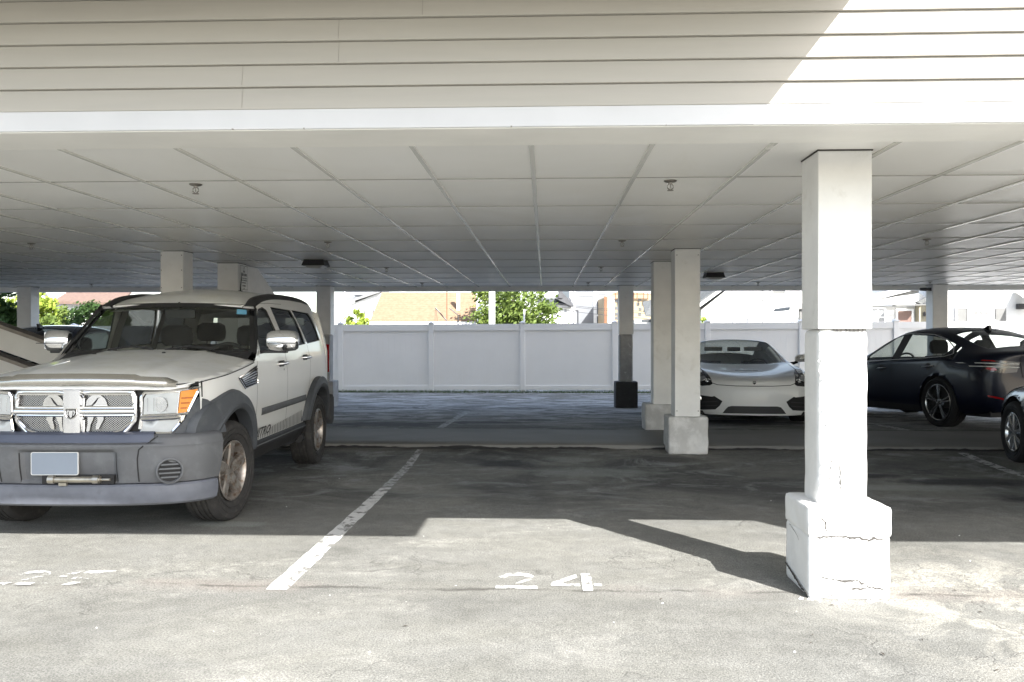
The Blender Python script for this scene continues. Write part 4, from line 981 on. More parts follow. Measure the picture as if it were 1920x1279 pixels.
def steering(parent, x, y, z, r=.185, tilt=25):
    b = MB(); pts = []; T = Matrix.Rotation(R(-tilt), 3, 'X')
    for k in range(29):
        a = 2*math.pi*k/28; pts.append(Vector((x, y, z))+T @ Vector((r*math.cos(a), 0, r*math.sin(a))))
    b.tube(pts, .015, 8, cap=False)
    for a in (0, 180, 270): b.tube([Vector((x,y,z))+T @ Vector((.04*math.cos(R(a)), -.02, .04*math.sin(R(a)))), Vector((x,y,z))+T @ Vector((r*math.cos(R(a)), 0, r*math.sin(R(a))))], .014, 6)
    b.lathe([(0,-.05),(.06,-.045),(.07,-.01),(0,0)], 16, 'y', (x, y, z)); b.tube([(x, y-.03, z), (x, y-.35, z-.14)], .03, 8)
    return b.build('steering_wheel', mat['seat'], parent, smooth=True)

# ------------------------------------------------------------------ the white four wheel drive
WB = 2.70
nv = thing('four_wheel_drive', 'boxy white four wheel drive with grey bumper and chrome mesh grille', 'car', (-3.15, 6.07, 0), R(2.3))
def W_(y, z):
    b = smoothtab([(.30,.775),(.50,.815),(.62,.832),(.82,.848),(1.0,.850),(1.12,.842),(1.2,.830),(1.30,.808),(1.72,.655)], z)
    b *= .98
    if y < -.1: b -= .105*((-.1-y)/.5)**2
    if y > 2.9: b -= .07*((y-2.9)/.55)**2
    return b
def FT(y): return smoothtab([(-.70,1.015),(-.45,1.06),(0,1.10),(.35,1.135),(.62,1.17)], y)      # fender / hood edge height
def RE(y): return smoothtab([(1.05,1.615),(1.3,1.67),(1.7,1.71),(2.4,1.725),(3.0,1.71),(3.42,1.655)], y)  # roof edge height
def sideparts(s):
    P = lambda y, z: (s*W_(y, z), y, z)
    arch_f = arc(0, .37, .475, 176, 4, 22)[::-1]; arch_f = [p for p in arc(0, .37, .475, 8, 172, 22)]
    out = [(-.42,.74),(-.485,.86),(-.495,1.0)]+[(y, FT(y)) for y in (-.5,-.3,-.1,.1,.3,.45,.56)]+[(.62,1.20),(.80,1.36),(1.0,1.545)]+[(y, RE(y)) for y in (1.08,1.2,1.35,1.5,1.8,2.1,2.4,2.7,3.0,3.2,3.34)]
    out += [(3.42,1.55),(3.47,1.30),(3.485,1.0),(3.47,.70)]
    ar = [(WB+a, b) for a, b in arc(0, .37, .475, 30, 150, 18)]
    out += [(WB+.50,.66)]+ar+[(WB-.50,.56)]
    out += [(WB-.50,.50),(.50,.50)]+[(.50,.56)]+arc(0, .37, .475, 26, 128, 18)
    w1 = [(.74,1.215),(1.42,1.245),(1.40,1.42),(1.335,1.60),(1.24,1.625),(1.08,1.60),(.90,1.47),(.775,1.34)]
    w2 = [(1.55,1.25),(2.33,1.285),(2.26,1.50),(2.17,1.625),(1.50,1.635),(1.535,1.45)]
    w3 = [(2.40,1.288),(3.02,1.318),(3.03,1.42),(2.97,1.56),(2.90,1.615),(2.235,1.628),(2.33,1.48)]
    b = MB(); sheet(b, out, [w1, w2, w3], P, .075); o = b.build('side_panel', mat['white_paint'], nv, smooth=True, angle=40, fixn=True)
    for w, m, rim in ((w1, 'glass_clear', .016), (w2, 'glass_tint', .012), (w3, 'glass_tint', .012)):
        b = MB(); sheet(b, w, [], lambda y, z: (s*(W_(y, z)-.012), y, z), .2); g_ = b.build('side_window', mat[m], nv, smooth=True)
        c = (sum(p[0] for p in w)/len(w), sum(p[1] for p in w)/len(w))
        ins = []
        for a, q in w:
            d = math.hypot(a-c[0], q-c[1]); ins.append((a-(a-c[0])/d*rim*1.3, q-(q-c[1])/d*rim*1.3))
        b = MB(); sheet(b, [(c[0]+(a-c[0])*1.012, c[1]+(q-c[1])*1.02) for a, q in w], [ins], lambda y, z: (s*(W_(y, z)-.004), y, z), .2); b.build('window_seal', mat['black_plastic'], g_)
    # panel gaps
    def gap(pts, wd=.0032):
        return crack0(pts, wd, lambda y, z: (s*(W_(y, z)+.0022), y, z))
    g = MB()
    for pts in ([(.62,1.16),(.585,1.0),(.58,.80),(.56,.52)], [(1.485,1.245),(1.50,1.0),(1.50,.52)], [(2.36,1.28),(2.40,1.1),(2.34,.90),(2.22,.70)], [(.69,1.19),(.71,1.33),(.86,1.50),(1.03,1.632),(1.2,1.652),(1.45,1.664),(1.9,1.672)]):
        q = densify(pts, .03, False)
        g.grid([[(s*(W_(a, c)+.0025), a-.0028, c), (s*(W_(a, c)+.0025), a+.0028, c+(.003 if c > 1.55 else 0))] for a, c in q])
    q = [-.58+.04*k for k in range(29)]
    g.grid([[(s*(W_(y, FT(y)-.004)+.003), y, FT(y)-.003), (s*(W_(y, FT(y)-.012)+.003), y, FT(y)-.0105)] for y in q])
    g.build('panel_gap_seam', mat['dark'], o)
    # door moulding
    b = MB(); rows = []
    for k in range(33):
        y = .72+1.50*k/32; z = .735+.012*k/32; e = .3 if k in (0, 32) else 1
        rows.append([(s*(W_(y, z+dz)+do*e), y, z+dz) for dz, do in ((-.030,.001),(-.026,.010),(0,.014),(.026,.010),(.030,.001))])
    b.grid(rows); b.build('door_moulding', mat['grey_plastic'], nv, smooth=True, angle=60)
    # flares: a rounded band over each arch
    for yc, a0, a1, nm in ((0, 8, 186, 'wheel_flare'), (WB, -14, 192, 'wheel_flare')):
        b = MB(); rows = []
        for k in range(49):
            a = R(a0+(a1-a0)*k/48); row = []; ca, sa = math.cos(a), math.sin(a)
            ro = .565+.03*abs(ca)*(1 if sa > 0 else 0)
            if yc == 0: ro = smoothtab([(8,.545),(40,.55),(65,.572),(90,.60),(105,.612),(120,.642),(132,.685),(145,.68),(160,.59),(186,.52)], math.degrees(a))
            for q, of in ((.455,-.05),(.455,.048),(.470,.060),(.495,.064),(.515,.050),(.535,.052),(.565,.046),(ro-.008,.030),(ro,.004),(ro,-.03)):
                y = yc+q*ca; z = max(.46 if ca > 0 else (.62 if yc == 0 else .52), .37+q*sa) if sa < .3 else .37+q*sa
                row.append((s*(W_(y, min(z, 1.1))+of), y, z))
            rows.append(row)
        b.grid(rows); b.build(nm, mat['flare_plastic'], nv, smooth=True, angle=42)
        b = MB(); b.grid([[(s*.82, yc+.46*math.cos(R(a)), .40+.46*math.sin(R(a))), (s*.46, yc+.46*math.cos(R(a)), .40+.46*math.sin(R(a))), (s*.46, yc, .40)] for a in range(0, 181, 10)]); b.build('wheel_well', mat['dark'], nv, smooth=True)
    # sill
    b = MB(); b.grid([[(s*(W_(y, .5)-.004), y, .505), (s*(W_(y, .5)+.012), y, .49), (s*(W_(y, .5)+.016), y, .45), (s*(W_(y, .5)-.01), y, .41), (s*(.74), y, .33)] for y in [.44+(WB-.90)*k/12 for k in range(13)]])
    b.build('sill', mat['black_plastic'], nv, smooth=True, angle=40)
    b = MB(); b.tube([(s*.835, .5, .47), (s*.835, WB-.52, .47)], .005, 6); b.build('sill_trim', mat['grey_plastic'], nv)
    # handles, lock
    for y, z in ((1.33, 1.115), (2.20, 1.150)):
        b = MB(); x0 = W_(y, z)
        b.tube([(s*(x0-.01), y-.085, z), (s*(x0+.030), y-.075, z+.002), (s*(x0+.042), y-.02, z+.004), (s*(x0+.042), y+.05, z+.006), (s*(x0+.030), y+.085, z+.006), (s*(x0-.01), y+.095, z+.006)], [.012,.015,.016,.016,.015,.012], 10)
        h_ = b.build('door_handle', mat['chrome'], nv, smooth=True)
        b = MB(); b.prism([(s*(x0+.002), y+a, z+c) for a, c in rrect(-.085, .085, -.026, .03, .022)], (s*.003, 0, 0)); b.build('handle_cup', mat['black_plastic'], h_)
    b = MB(); b.lathe([(0, s*.004), (.010, s*.004), (.011, -s*.004)], 12, 'x', (s*W_(1.40, 1.06), 1.40, 1.06)); b.build('lock', mat['chrome'], nv)
    # fender louvre
    b = MB(); sheet(b, [(.13,1.045),(.585,1.118),(.575,.985),(.27,.962)], [], lambda y, z: (s*(W_(y, z)+.004), y, z), .06); v = b.build('fender_vent', mat['dark'], nv)
    b = MB()
    for k in range(6):
        z = .972+.0135*k; ya = .262-.125*(z-.965)/.08; q = [(ya+.012+(.565-ya)*i/6, z+(.018+.0075*k)*i/6) for i in range(7)]
        b.grid([[(s*(W_(a, c)+.006), a, c), (s*(W_(a, c)+.016), a, c+.005), (s*(W_(a, c)+.006), a, c+.012)] for a, c in q])
    q = densify([(.125,1.047),(.588,1.122),(.578,.981),(.265,.957)], .03)
    for i in range(len(q)):
        a, c = q[i], q[(i+1) % len(q)]; b.tube([(s*(W_(*a)+.006), *a), (s*(W_(*c)+.006), *c)], .005, 5, cap=False)
    b.build('louvre', mat['chrome'], v, smooth=True)
    # mirror
    mr = MB(); rows = []; x0 = s*(.86 if s > 0 else .80); mk = 1 if s > 0 else .78
    for t_, q in ((0,.72),(.03,.93),(.10,1),(.17,1.0),(.225,.93),(.25,.70),(.258,.3)):
        rows.append([(x0+s*t_*mk, .80+.07*q*math.cos(R(a))*(1 if math.cos(R(a)) < 0 else .5), 1.325+.088*q*max(-1, min(1, 1.25*math.sin(R(a))))) for a in range(0, 360, 15)])
    mr.grid(rows, closed=True); mr.add(rows[0], [tuple(range(24))]); mr.add(rows[-1], [tuple(range(24))]); m_ = mr.build('mirror', mat['chrome'], nv, smooth=True, angle=60)
    b = MB(); b.box(min(x0-s*.10, x0+s*.16), max(x0-s*.10, x0+s*.16), .77, .84, 1.222, 1.247); b.build('mirror_arm', mat['black_plastic'], m_, bevel=.008)
    b = MB(); b.box(min(x0+s*.015, x0+s*.25), max(x0+s*.015, x0+s*.25), .727, .733, 1.302, 1.308); b.build('mirror_seam', mat['black_plastic'], m_)
    b = MB(); b.box(min(x0+s*.02, x0+s*.24), max(x0+s*.02, x0+s*.24), .834, .838, 1.255, 1.395); b.build('mirror_glass', mat['lamp_inner'], m_)
    return o
def crack0(*a): return None
sr = sideparts(1); sideparts(-1)
# side lettering and stripe on the driver's side
P = lambda y, z: (W_(y, z)+.004, y, z)
V, Fs = text_mesh('NITRO', .122, .35, .003); b = MB(); b.add([P(.785+p[0]*1.22, .533+p[1]*.82) for p in V], Fs); b.build('side_lettering', mat['decal'], nv)
b = MB(); k = 0; y = .515
while y < 2.16:
    hgt = .040+.085*(y-.5)/1.65 if y > .99 else .030; sl = .55
    pts = [(y, .507), (y+.017, .507), (y+.015-hgt*sl*0.9, .507+hgt), (y-hgt*sl*.9, .507+hgt)]
    b.add([P(a, c) for a, c in pts], [(0,1,2,3)]); y += .050
b.build('side_stripe', mat['decal_grey'], nv)
# bonnet
def HE(y): return W_(y, FT(y))-.012
def HH(x, y):
    e = HE(y); u = min(1, abs(x)/e); c = interp([(-.68,.040),(-.4,.065),(.0,.085),(.4,.092),(.62,.085)], y)
    z = FT(y)+c*(1-u**2.2)+.010*math.exp(-((abs(x)-.40)/.045)**2)*min(1, (y+.68)/.3)
    if y < -.52: z -= .055*((-.52-y)/.16)**2
    return z
hood = [(-HE(y), y) for y in (-.585,-.45,-.3,-.1,.1,.3,.45,.57)]+[(-.5,.64),(0,.66),(.5,.64)]+[(HE(y), y) for y in (.57,.45,.3,.1,-.1,-.3,-.45,-.585)]+[(.62,-.635),(.3,-.665),(0,-.672),(-.3,-.665),(-.62,-.635)]
b = MB(); sheet(b, hood, [], lambda x, y: (x, y, HH(x, y)), .055); b.build('bonnet', mat['white_paint'], nv, smooth=True, angle=50, fixn=True, solid=.012)
b = MB()
for s in (-1, 1): b.grid([[(s*(HE(y)-.004), y, FT(y)-.006), (s*(W_(y, FT(y))-.002), y, FT(y)-.006)] for y in [-.58+.05*k for k in range(25)]])
b.build('bonnet_gap_seam', mat['dark'], nv)
for x in (-.40, .15):
    b = MB(); b.lathe([(0,.012),(.012,.010),(.018,0)], 8, 'z', (x, .40, HH(x, .40)-.002)); b.build('washer_jet', mat['black_plastic'], nv, smooth=True)
b = MB(); b.grid([[(x, .60+.04*(x/.75)**2*-1, HH(x, .60)-.004), (x, .70, 1.235), (x, .80, 1.20)] for x in [-.76+.095*k for k in range(17)]]); b.build('cowl', mat['black_plastic'], nv)
# bug deflector along the bonnet's front edge
b = MB(); rows = []
for k in range(41):
    x = -.66+1.32*k/40; e = min(1, (40-abs(2*k-40))/5+.25); y = -.675+.075*(x/.66)**2; z = 1.025+.03*(1-(x/.8)**2)
    hh = (.048 if abs(x) < .42 else .036)*e
    rows.append([(x, y+.012, z-.018), (x, y-.022, z-.012), (x, y-.030, z+.012), (x, y-.018, z+.012+hh*.6), (x, y+.012, z+.012+hh), (x, y+.02, z+.008+hh)])
b.grid(rows); b.build('bonnet_deflector', mat['silver_plastic'], nv, smooth=True, angle=50)
# nose carrier behind lamps and grille
NF = lambda x: -.655+.085*(x/.8)**2+(.22*((abs(x)-.60)/.25)**2 if abs(x) > .60 else 0)
def frontsheet(name, loop, off, m, parent=nv, holes=(), h=.05, solid=0, smooth=True, zt=0):
    b = MB(); sheet(b, loop, holes, lambda x, z: (x, NF(x)-off+(z-.85)*zt, z), h); return b.build(name, mat[m], parent, smooth=smooth, solid=solid, fixn=True)
mir = lambda L: [(-a, c) for a, c in L[::-1]]
frontsheet('nose_panel', [(-.72,.66),(.72,.66),(.73,1.0),(.5,1.03),(-.5,1.03),(-.73,1.0)], -.035, 'black_plastic')
# chrome grille
go = [(-.39,1.005),(-.405,.96),(-.405,.80),(-.34,.705),(-.26,.683),(.26,.683),(.34,.705),(.405,.80),(.405,.96),(.39,1.005)][::-1]
ul = [(-.375,.978),(-.385,.95),(-.385,.892),(-.065,.892),(-.065,.978)][::-1]; ll = [(-.388,.835),(-.385,.805),(-.315,.735),(-.25,.718),(-.065,.718),(-.065,.835)][::-1]
ur, lr = mir(ul), mir(ll)
frontsheet('grille', go, .012, 'chrome', holes=[ul, ll, ur, lr], h=.04, solid=.03)
gm = MB(); gi = []
for L in (ul, ll, ur, lr):
    o = frontsheet('grille_mesh', L, -.012, 'grille_mesh', h=.08); gi.append(o)
def rimtube(name, loop, off, r, m, parent=nv, closed=True):
    b = MB(); q = densify(loop, .03, closed); q = q+[q[0], q[1]] if closed else q
    b.tube([(x, NF(x)-off, z) for x, z in q], r, 6, cap=not closed); return b.build(name, mat[m], parent, smooth=True)
for L, o in zip((ul, ll, ur, lr), gi): rimtube('grille_surround', L, .010, .009, 'chrome', o)
b = MB(); b.grid([[(x, NF(x)-.012-d, z) for z, d in ((.838,0),(.846,.018),(.862,.026),(.880,.018),(.889,0))] for x in [-.40+.8*k/24 for k in range(25)]]); b.build('grille_bar', mat['chrome'], nv, smooth=True, angle=60)
b = MB(); b.grid([[(x, NF(0)-.012-d, z) for x, d in ((-.062,0),(-.054,.030),(-.02,.036),(.02,.036),(.054,.030),(.062,0))] for z in (.675,.70,.78,.86,.94,1.005)]); b.build('grille_post', mat['chrome'], nv, smooth=True, angle=40)
# horned animal plates over the mesh
def plate(name, loop, off, m, parent=nv): 
    b = MB(); sheet(b, loop, [], lambda x, z: (x, NF(x)-off, z), .05); return b.build(name, mat[m], parent, solid=.004, fixn=True)
for s, m in ((1, 'chrome'), (-1, 'chrome_worn')):
    f = (lambda L: L) if s > 0 else mir
    o = plate('horn_plate', f([(.075,.893),(.218,.893),(.205,.935),(.19,.955),(.160,.978),(.120,.972),(.095,.955),(.078,.930)]), .006, m)
    o2 = plate('horn_line', f([(.080,.901),(.112,.903),(.13,.925),(.152,.952),(.172,.957),(.158,.950),(.140,.918),(.124,.904),(.12,.897),(.080,.897)]), .0075, 'dark', o)
    plate('muzzle_plate', f([(.085,.834),(.125,.834),(.122,.812),(.105,.775),(.098,.735),(.082,.722),(.077,.735),(.085,.775)]), .004, m)
    plate('jaw_plate', f([(.145,.834),(.188,.834),(.190,.808),(.175,.78),(.158,.745),(.138,.742),(.142,.775),(.152,.80)]), .004, m)
b = MB(); sh = [(-.036,.884),(.036,.884),(.038,.850),(.026,.828),(0,.815),(-.026,.828),(-.038,.850)]
b.prism([(x, NF(0)-.050, z) for x, z in sh], (0, .008, 0)); bg_ = b.build('badge', mat['black_gloss'], nv, fixn=True)
b = MB(); q = sh+[sh[0]]; b.tube([(x, NF(0)-.051, z) for x, z in q], .0035, 6)
for L in ([(-.010,.872),(.010,.872),(.013,.856),(.007,.830),(0,.824),(-.007,.830),(-.013,.856)], [(.012,.874),(.026,.872),(.029,.858),(.021,.840),(.013,.842),(.020,.853),(.019,.864),(.012,.866)], [(-.012,.874),(-.012,.866),(-.019,.864),(-.020,.853),(-.013,.842),(-.021,.840),(-.029,.858),(-.026,.872)]):
    b.prism([(x, NF(0)-.054, z) for x, z in L], (0, .003, 0))
b.build('badge_emblem', mat['chrome'], bg_, fixn=True)
# head lamps
for s in (1, -1):
    gx = lambda L: [(.415+(a-.445)*.843, c) for a, c in L]
    f = (lambda L: gx(L)) if s > 0 else (lambda L: mir(gx(L)))
    outer = f([(.445,.705),(.70,.705),(.80,.80),(.865,.99),(.862,1.022),(.49,.992),(.455,.965)])
    hl = frontsheet('headlight', outer, -.02, 'chrome_worn', h=.05)
    rimtube('lamp_surround', f([(.452,.712),(.69,.712),(.745,.775),(.75,.815),(.465,.805)]), .004, .012, 'chrome', hl); rimtube('lamp_surround', f([(.462,.825),(.79,.838),(.862,1.012),(.49,.985),(.466,.955)]), .002, .011, 'chrome', hl)
    frontsheet('low_lens', f([(.462,.722),(.685,.722),(.735,.778),(.738,.806),(.472,.797)]), .000, 'lamp_lens', hl, h=.05)
    frontsheet('main_lens', f([(.478,.838),(.725,.846),(.742,.986),(.50,.972),(.482,.945)]), .000, 'lamp_lens', hl, h=.05)
    b = MB()
    for k in range(4): b.grid([[(s*(.47+.04*k), NF(.47+.04*k)-.0035, z), (s*(.473+.04*k), NF(.47+.04*k)-.0035, z)] for z in (.86,.95)])
    b.lathe([(0,-.004),(.052,-.003),(.056,.006)], 20, 'y', (s*.545, NF(.545), .905)); b.build('reflector', mat['lamp_inner'], hl, smooth=True)
    am = frontsheet('turn_signal', f([(.735,.846),(.785,.848),(.852,.972),(.856,1.006),(.752,.990)]), .003, 'amber', hl, h=.04)
    b = MB()
    for k in range(3):
        z = .872+.034*k; xa, xb = .672+.002*k, .706+.015*k; b.grid([[(s*x, NF(x)-.0045, z), (s*x, NF(x)-.0045, z+.010)] for x in (xa, (xa+xb)/2, xb)])
    b.build('lens_rib', M('amber_dark', (.42,.11,.01), .3), am)
    ff2 = (lambda L: L) if s > 0 else mir
    frontsheet('flare_front', ff2([(.60,.685),(.635,.712),(.695,.80),(.735,.90),(.757,.945),(.80,.925),(.86,.85),(.88,.685)]), .004, 'flare_plastic', h=.04)
    frontsheet('lamp_trim', ff2([(.55,1.012),(.765,1.030),(.768,.945),(.780,.945),(.778,1.056),(.55,1.030)]), .006, 'black_plastic', h=.04)
# bumper: a swept section with recesses
path = [(0,-.745),(.20,-.742),(.40,-.725),(.56,-.695),(.70,-.64),(.80,-.565),(.855,-.49),(.885,-.43)]
def sweep(name, prof, m, mod=None, x_end=1.0, n=34, smooth=True, angle=32):
    pts = []; P_ = [Vector(p) for p in path]
    seg = [0]
    for a, c in zip(P_, P_[1:]): seg.append(seg[-1]+(c-a).length)
    half = []
    for k in range(n+1):
        d = seg[-1]*x_end*k/n; xx = smoothtab(list(zip(seg, [p.x for p in P_])), d); yy = smoothtab(list(zip(seg, [p.y for p in P_])), d)
        x2 = smoothtab(list(zip(seg, [p.x for p in P_])), d+.005); y2 = smoothtab(list(zip(seg, [p.y for p in P_])), d+.005)
        t = Vector((x2-xx, y2-yy)).normalized() if d < seg[-1]-.006 else t; nn = Vector((t.y, -t.x)); half.append((xx, yy, nn))
    full = [(-x, y, Vector((-q.x, q.y))) for x, y, q in half[:0:-1]]+half
    rows = []
    for x, y, q in full:
        row = []
        for o, z in prof:
            oo = o+(mod(x, z) if mod else 0); row.append((x+q.x*oo, y+q.y*oo, z))
        rows.append(row)
    b = MB(); b.grid(rows); return b.build(name, mat[m], nv, smooth=smooth, angle=angle, fixn=True)
def st(x, a, w): return 1/(1+math.exp(-(x-a)/w))
def bmod(x, z):
    ax = abs(x); r = 0
    if .40 < z < .625: r -= .035*(1-st(ax, .315, .008))
    if z > .655: r -= .034*(1-st(ax, .56, .02))
    if z < .62 and ax > .45: r += .010*st(ax, .50, .02)*(1-st(ax, .86, .02))
    if ax > .48 and z > .62: r += 0
    return r
bump_o = sweep('bumper', [(-.06,.712),(-.008,.707),(.012,.698),(.022,.684),(.026,.662),(.030,.652),(.034,.640),(.030,.625),(.026,.60),(.024,.56),(.020,.52),(.012,.48),(.004,.45),(-.004,.42),(-.012,.395),(-.06,.388)], 'grey_plastic', bmod)
sweep('bumper_upper', [(-.09,.727),(-.038,.724),(-.018,.712),(-.0085,.69),(-.0045,.662)], 'band_plastic', None, .545)
sweep('valance', [(-.05,.392),(.004,.388),(.014,.375),(.016,.34),(.012,.30),(0,.262),(-.03,.245),(-.09,.25)], 'valance_plastic', None, .97)
b = MB(); b.box(-.17, .30, -.742, -.60, .395, .452); b.build('bumper_opening', mat['dark'], nv)
b = MB(); b.tube([(-.12,-.752,.425),(.22,-.752,.425)], .021, 12); b.lathe([(0,.17),(.028,.17),(.028,.21),(0,.21)], 10, 'x', (0,-.752,.425)); b.lathe([(0,-.12),(.028,-.12),(.028,-.08),(0,-.08)], 10, 'x', (0,-.752,.425)); b.tube([(.22,-.752,.425),(.28,-.752,.425)], .009, 8); b.box(-.05,.0,-.765,-.74,.385,.405)
b.build('tow_bar', M('bar_metal', (.42,.39,.33), .35, metal=.8, var=.25, vs=15), nv, smooth=True)
b = MB(); b.prism([(x-.06, -.757, z) for x, z in rrect(-.175, .135, .455, .605, .012)], (0,.010,0)); pl = b.build('number_plate', mat['plate_edge'], nv, fixn=True)
b = MB(); b.prism([(x-.06, -.7585, z) for x, z in rrect(-.170, .130, .459, .601, .010)], (0,.003,0)); b.build('plate_face', mat['plate_blank'], pl, fixn=True)
for s in (1, -1):
    xf = .65; yf = -.69; b = MB()
    T = Matrix.Rotation(R(24*s), 4, 'Z'); T.translation = Vector((s*xf, yf-.012, .475))
    def put(mbv): return [tuple(T @ Vector(p)) for p in mbv]
    q = MB(); q.lathe([(.082,.01),(.085,-.010),(.076,-.013),(.070,-.004),(.069,.02)], 28, 'y'); b.add(put(q.v), q.f)
    fo = b.build('fog_bezel', mat['grey_plastic'], nv, smooth=True)
    q = MB(); q.lathe([(0,.004),(.070,.004)], 24, 'y'); b = MB(); b.add(put(q.v), q.f); b.build('fog_recess', mat['dark'], fo)
    q = MB()
    for k in range(4):
        z = -.042+.028*k; hw = math.sqrt(max(0, .068**2-z*z)); q.box(-hw, hw, -.006, .004, z-.005, z+.005)
    b = MB(); b.add(put(q.v), q.f); b.build('fog_grille', mat['grey_plastic'], fo)
# roof, screens
def RW(y): return W_(y, RE(y))
def RH(x, y):
    u = min(1, abs(x)/RW(y)); c = interp([(1.03,.025),(1.25,.065),(1.7,.095),(2.6,.095),(3.42,.06)], y); return RE(y)+c*(1-u**2.4)
ro = [(-RW(y), y) for y in (1.07,1.3,1.6,2,2.5,3,3.3)]+[(-.5,3.40),(0,3.44),(.5,3.40)]+[(RW(y), y) for y in (3.3,3,2.5,2,1.6,1.3,1.07)]+[(.4,1.035),(0,1.02),(-.4,1.035)]
b = MB(); sheet(b, ro, [], lambda x, y: (x, y, RH(x, y)), .075); b.build('roof', mat['white_paint'], nv, smooth=True, angle=50, fixn=True, solid=.02)
for s in (-1, 1):
    b = MB(); rows = []
    for k in range(41):
        y = 1.02+2.25*k/40; e = min(1, k/3+.15, (40-k)/5+.15); xx = RW(max(1.07, y)); z = RH(xx*.93, max(y, 1.04))
        rows.append([(s*(xx-.115), y, z-.012), (s*(xx-.100), y, z+.030*e), (s*(xx-.05), y, z+.040*e), (s*(xx-.012), y, z+.018*e), (s*(xx+.004), y, z-.035)])
    b.grid(rows); b.build('roof_rail', mat['black_plastic'], nv, smooth=True, angle=45)
def WS(u, v):     # windscreen: u across -1..1, v 0 bottom..1 top
    hb, ht = .775, .640; hw = hb+(ht-hb)*v; z = 1.225+(1.625-1.225)*v; y = .655+(1.06-.655)*v+.015*math.sin(math.pi*v)*-1
    return (u*hw, y+.10*(u*u)-.05, z+.012*(1-u*u)*v)
b = MB(); b.grid([[WS(-1+2*i/24, j/12) for i in range(25)] for j in range(13)]); ws = b.build('windscreen', mat['glass_clear'], nv, smooth=True)
fr_b = MB()
def wsband(u0, u1, v0, v1, o=.004):
    def q(u, v): a = Vector(WS(u, v)); return tuple(a+Vector((0, -.7, .7))*o)
    fr_b.grid([[q(u0+(u1-u0)*i/10, v0+(v1-v0)*j/6) for i in range(11)] for j in range(7)])
wsband(-1.03, 1.03, .93, 1.03); wsband(-1.03, 1.03, -.02, .045); wsband(-1.03, -.955, 0, 1); wsband(.955, 1.03, 0, 1)
fr_b.build('screen_border', mat['black_gloss'], ws, smooth=True)
b = MB()
for s in (-1, 1):
    b = MB(); b.grid([[tuple(Vector(WS(s*1.02, v))+Vector((0,-.012,.006))), (s*(W_(.70+.36*v, 1.20+.43*v)+.001), .66+.40*v, 1.20+.44*v)] for v in [k/10 for k in range(11)]])
    b.build('screen_pillar', mat['black_plastic'], nv, smooth=True)
def q(u, v): a = Vector(WS(u, v)); return tuple(a+Vector((0, -.7, .7))*.006)
b = MB(); b.grid([[q(u, v) for u in (.80,.84,.88,.92)] for v in (.80,.84,.88,.91)]); b.build('screen_sticker', mat['sticker'], ws)
for xa, xb in ((-.52, -.02), (.10, .60)):
    b = MB(); P0 = [tuple(Vector(WS(xa+(xb-xa)*k/8, .035+.075*(1 if k > 4 else k/4)*(1-(k-4)/5 if k > 4 else 1)))+Vector((0,-.02,.012))) for k in range(9)]
    b.tube(P0, .010, 6); b.build('wiper', mat['black_plastic'], nv, smooth=True)
# tail: rear gate with its window
TB = lambda x, z: (x, 3.46+interp([(.5,.02),(1.0,.025),(1.3,.01),(1.66,-.07)], z)-.10*(x/.75)**4, z)
tw = [(-.66,.66),(.66,.66)]
rw = [(-.58,1.27),(.58,1.27),(.52,1.58),(-.52,1.58)]
b = MB(); sheet(b, [(-.79,.60),(.79,.60),(.79,1.2),(.70,1.62),(.5,1.70),(-.5,1.70),(-.70,1.62),(-.79,1.2)], [rw], TB, .1); b.build('tailgate', mat['white_paint'], nv, smooth=True, fixn=True, solid=.03)
b = MB(); sheet(b, rw, [], lambda x, z: (x, TB(x, z)[1]-.01, z), .2); b.build('rear_window', mat['glass_mid'], nv, smooth=True)
b = MB(); b.grid([[(x, 3.47+d-.10*(x/.85)**4, z) for z, d in ((.36,-.03),(.40,.05),(.55,.075),(.66,.06),(.70,-.02))] for x in [-.85+1.7*k/20 for k in range(21)]]); b.build('rear_bumper', mat['grey_plastic'], nv, smooth=True)
for s in (-1, 1):
    b = MB(); b.grid([[(s*.80, 3.42, z), (s*.79, 3.475, z), (s*.68, 3.495, z)] for z in (.95,1.05,1.18,1.27)]); b.build('tail_light', mat['red_lens'], nv, smooth=True)
# inside
b = MB(); b.box(-.74, .74, -.55, 3.40, .36, .44); b.box(-.55, .55, -.50, .66, .44, .95); b.build('underbody', mat['dark'], nv)
b = MB(); b.grid([[(x, y, z) for x in (-.74, -.37, 0, .37, .74)] for y, z in ((.60,1.19),(.78,1.225),(.98,1.235),(1.08,1.19),(1.10,.9),(1.05,.5))]); b.build('dashboard', mat['seat'], nv, smooth=True, angle=50)
b = MB(); rows = []; b.grid([[(x, y, RH(x, y)-.055) for x in (-.62,-.3,0,.3,.62)] for y in (1.08,1.4,2,2.7,3.36)]); b.build('headlining', mat['liner'], nv, smooth=True)
b = MB()
for s in (-1, 1):
    b.grid([[(s*(W_(y, z)-.05), y, z) for z in (.44,.8,1.0,1.18)] for y in (.7,1.4,2.1,2.8,3.36)])
    for y0, y1 in ((1.42,1.56),(2.30,2.42)): b.grid([[(s*(W_(y, z)-.03), y, z) for y in (y0, y1)] for z in (1.18,1.4,1.66)])
b.build('door_lining', mat['trim_grey'], nv, smooth=True)
seat(nv, .37, 1.78, .62); seat(nv, -.37, 1.78, .62); seat(nv, .34, 2.62, .66, .62, m='seat'); seat(nv, -.34, 2.62, .66, .62)
steering(nv, .37, 1.18, 1.13)
b = MB(); b.box(-.13, .13, 1.10, 1.13, 1.52, 1.60); b.tube([(0, 1.12, 1.60), (0, 1.08, 1.66)], .012, 6); b.build('inside_mirror', mat['black_plastic'], nv, bevel=.015)
for s in (-1, 1):
    b = MB(); b.box(min(s*.12, s*.55), max(s*.12, s*.55), 1.05, 1.20, 1.625, 1.64); b.build('sun_visor', mat['liner'], nv, bevel=.006)
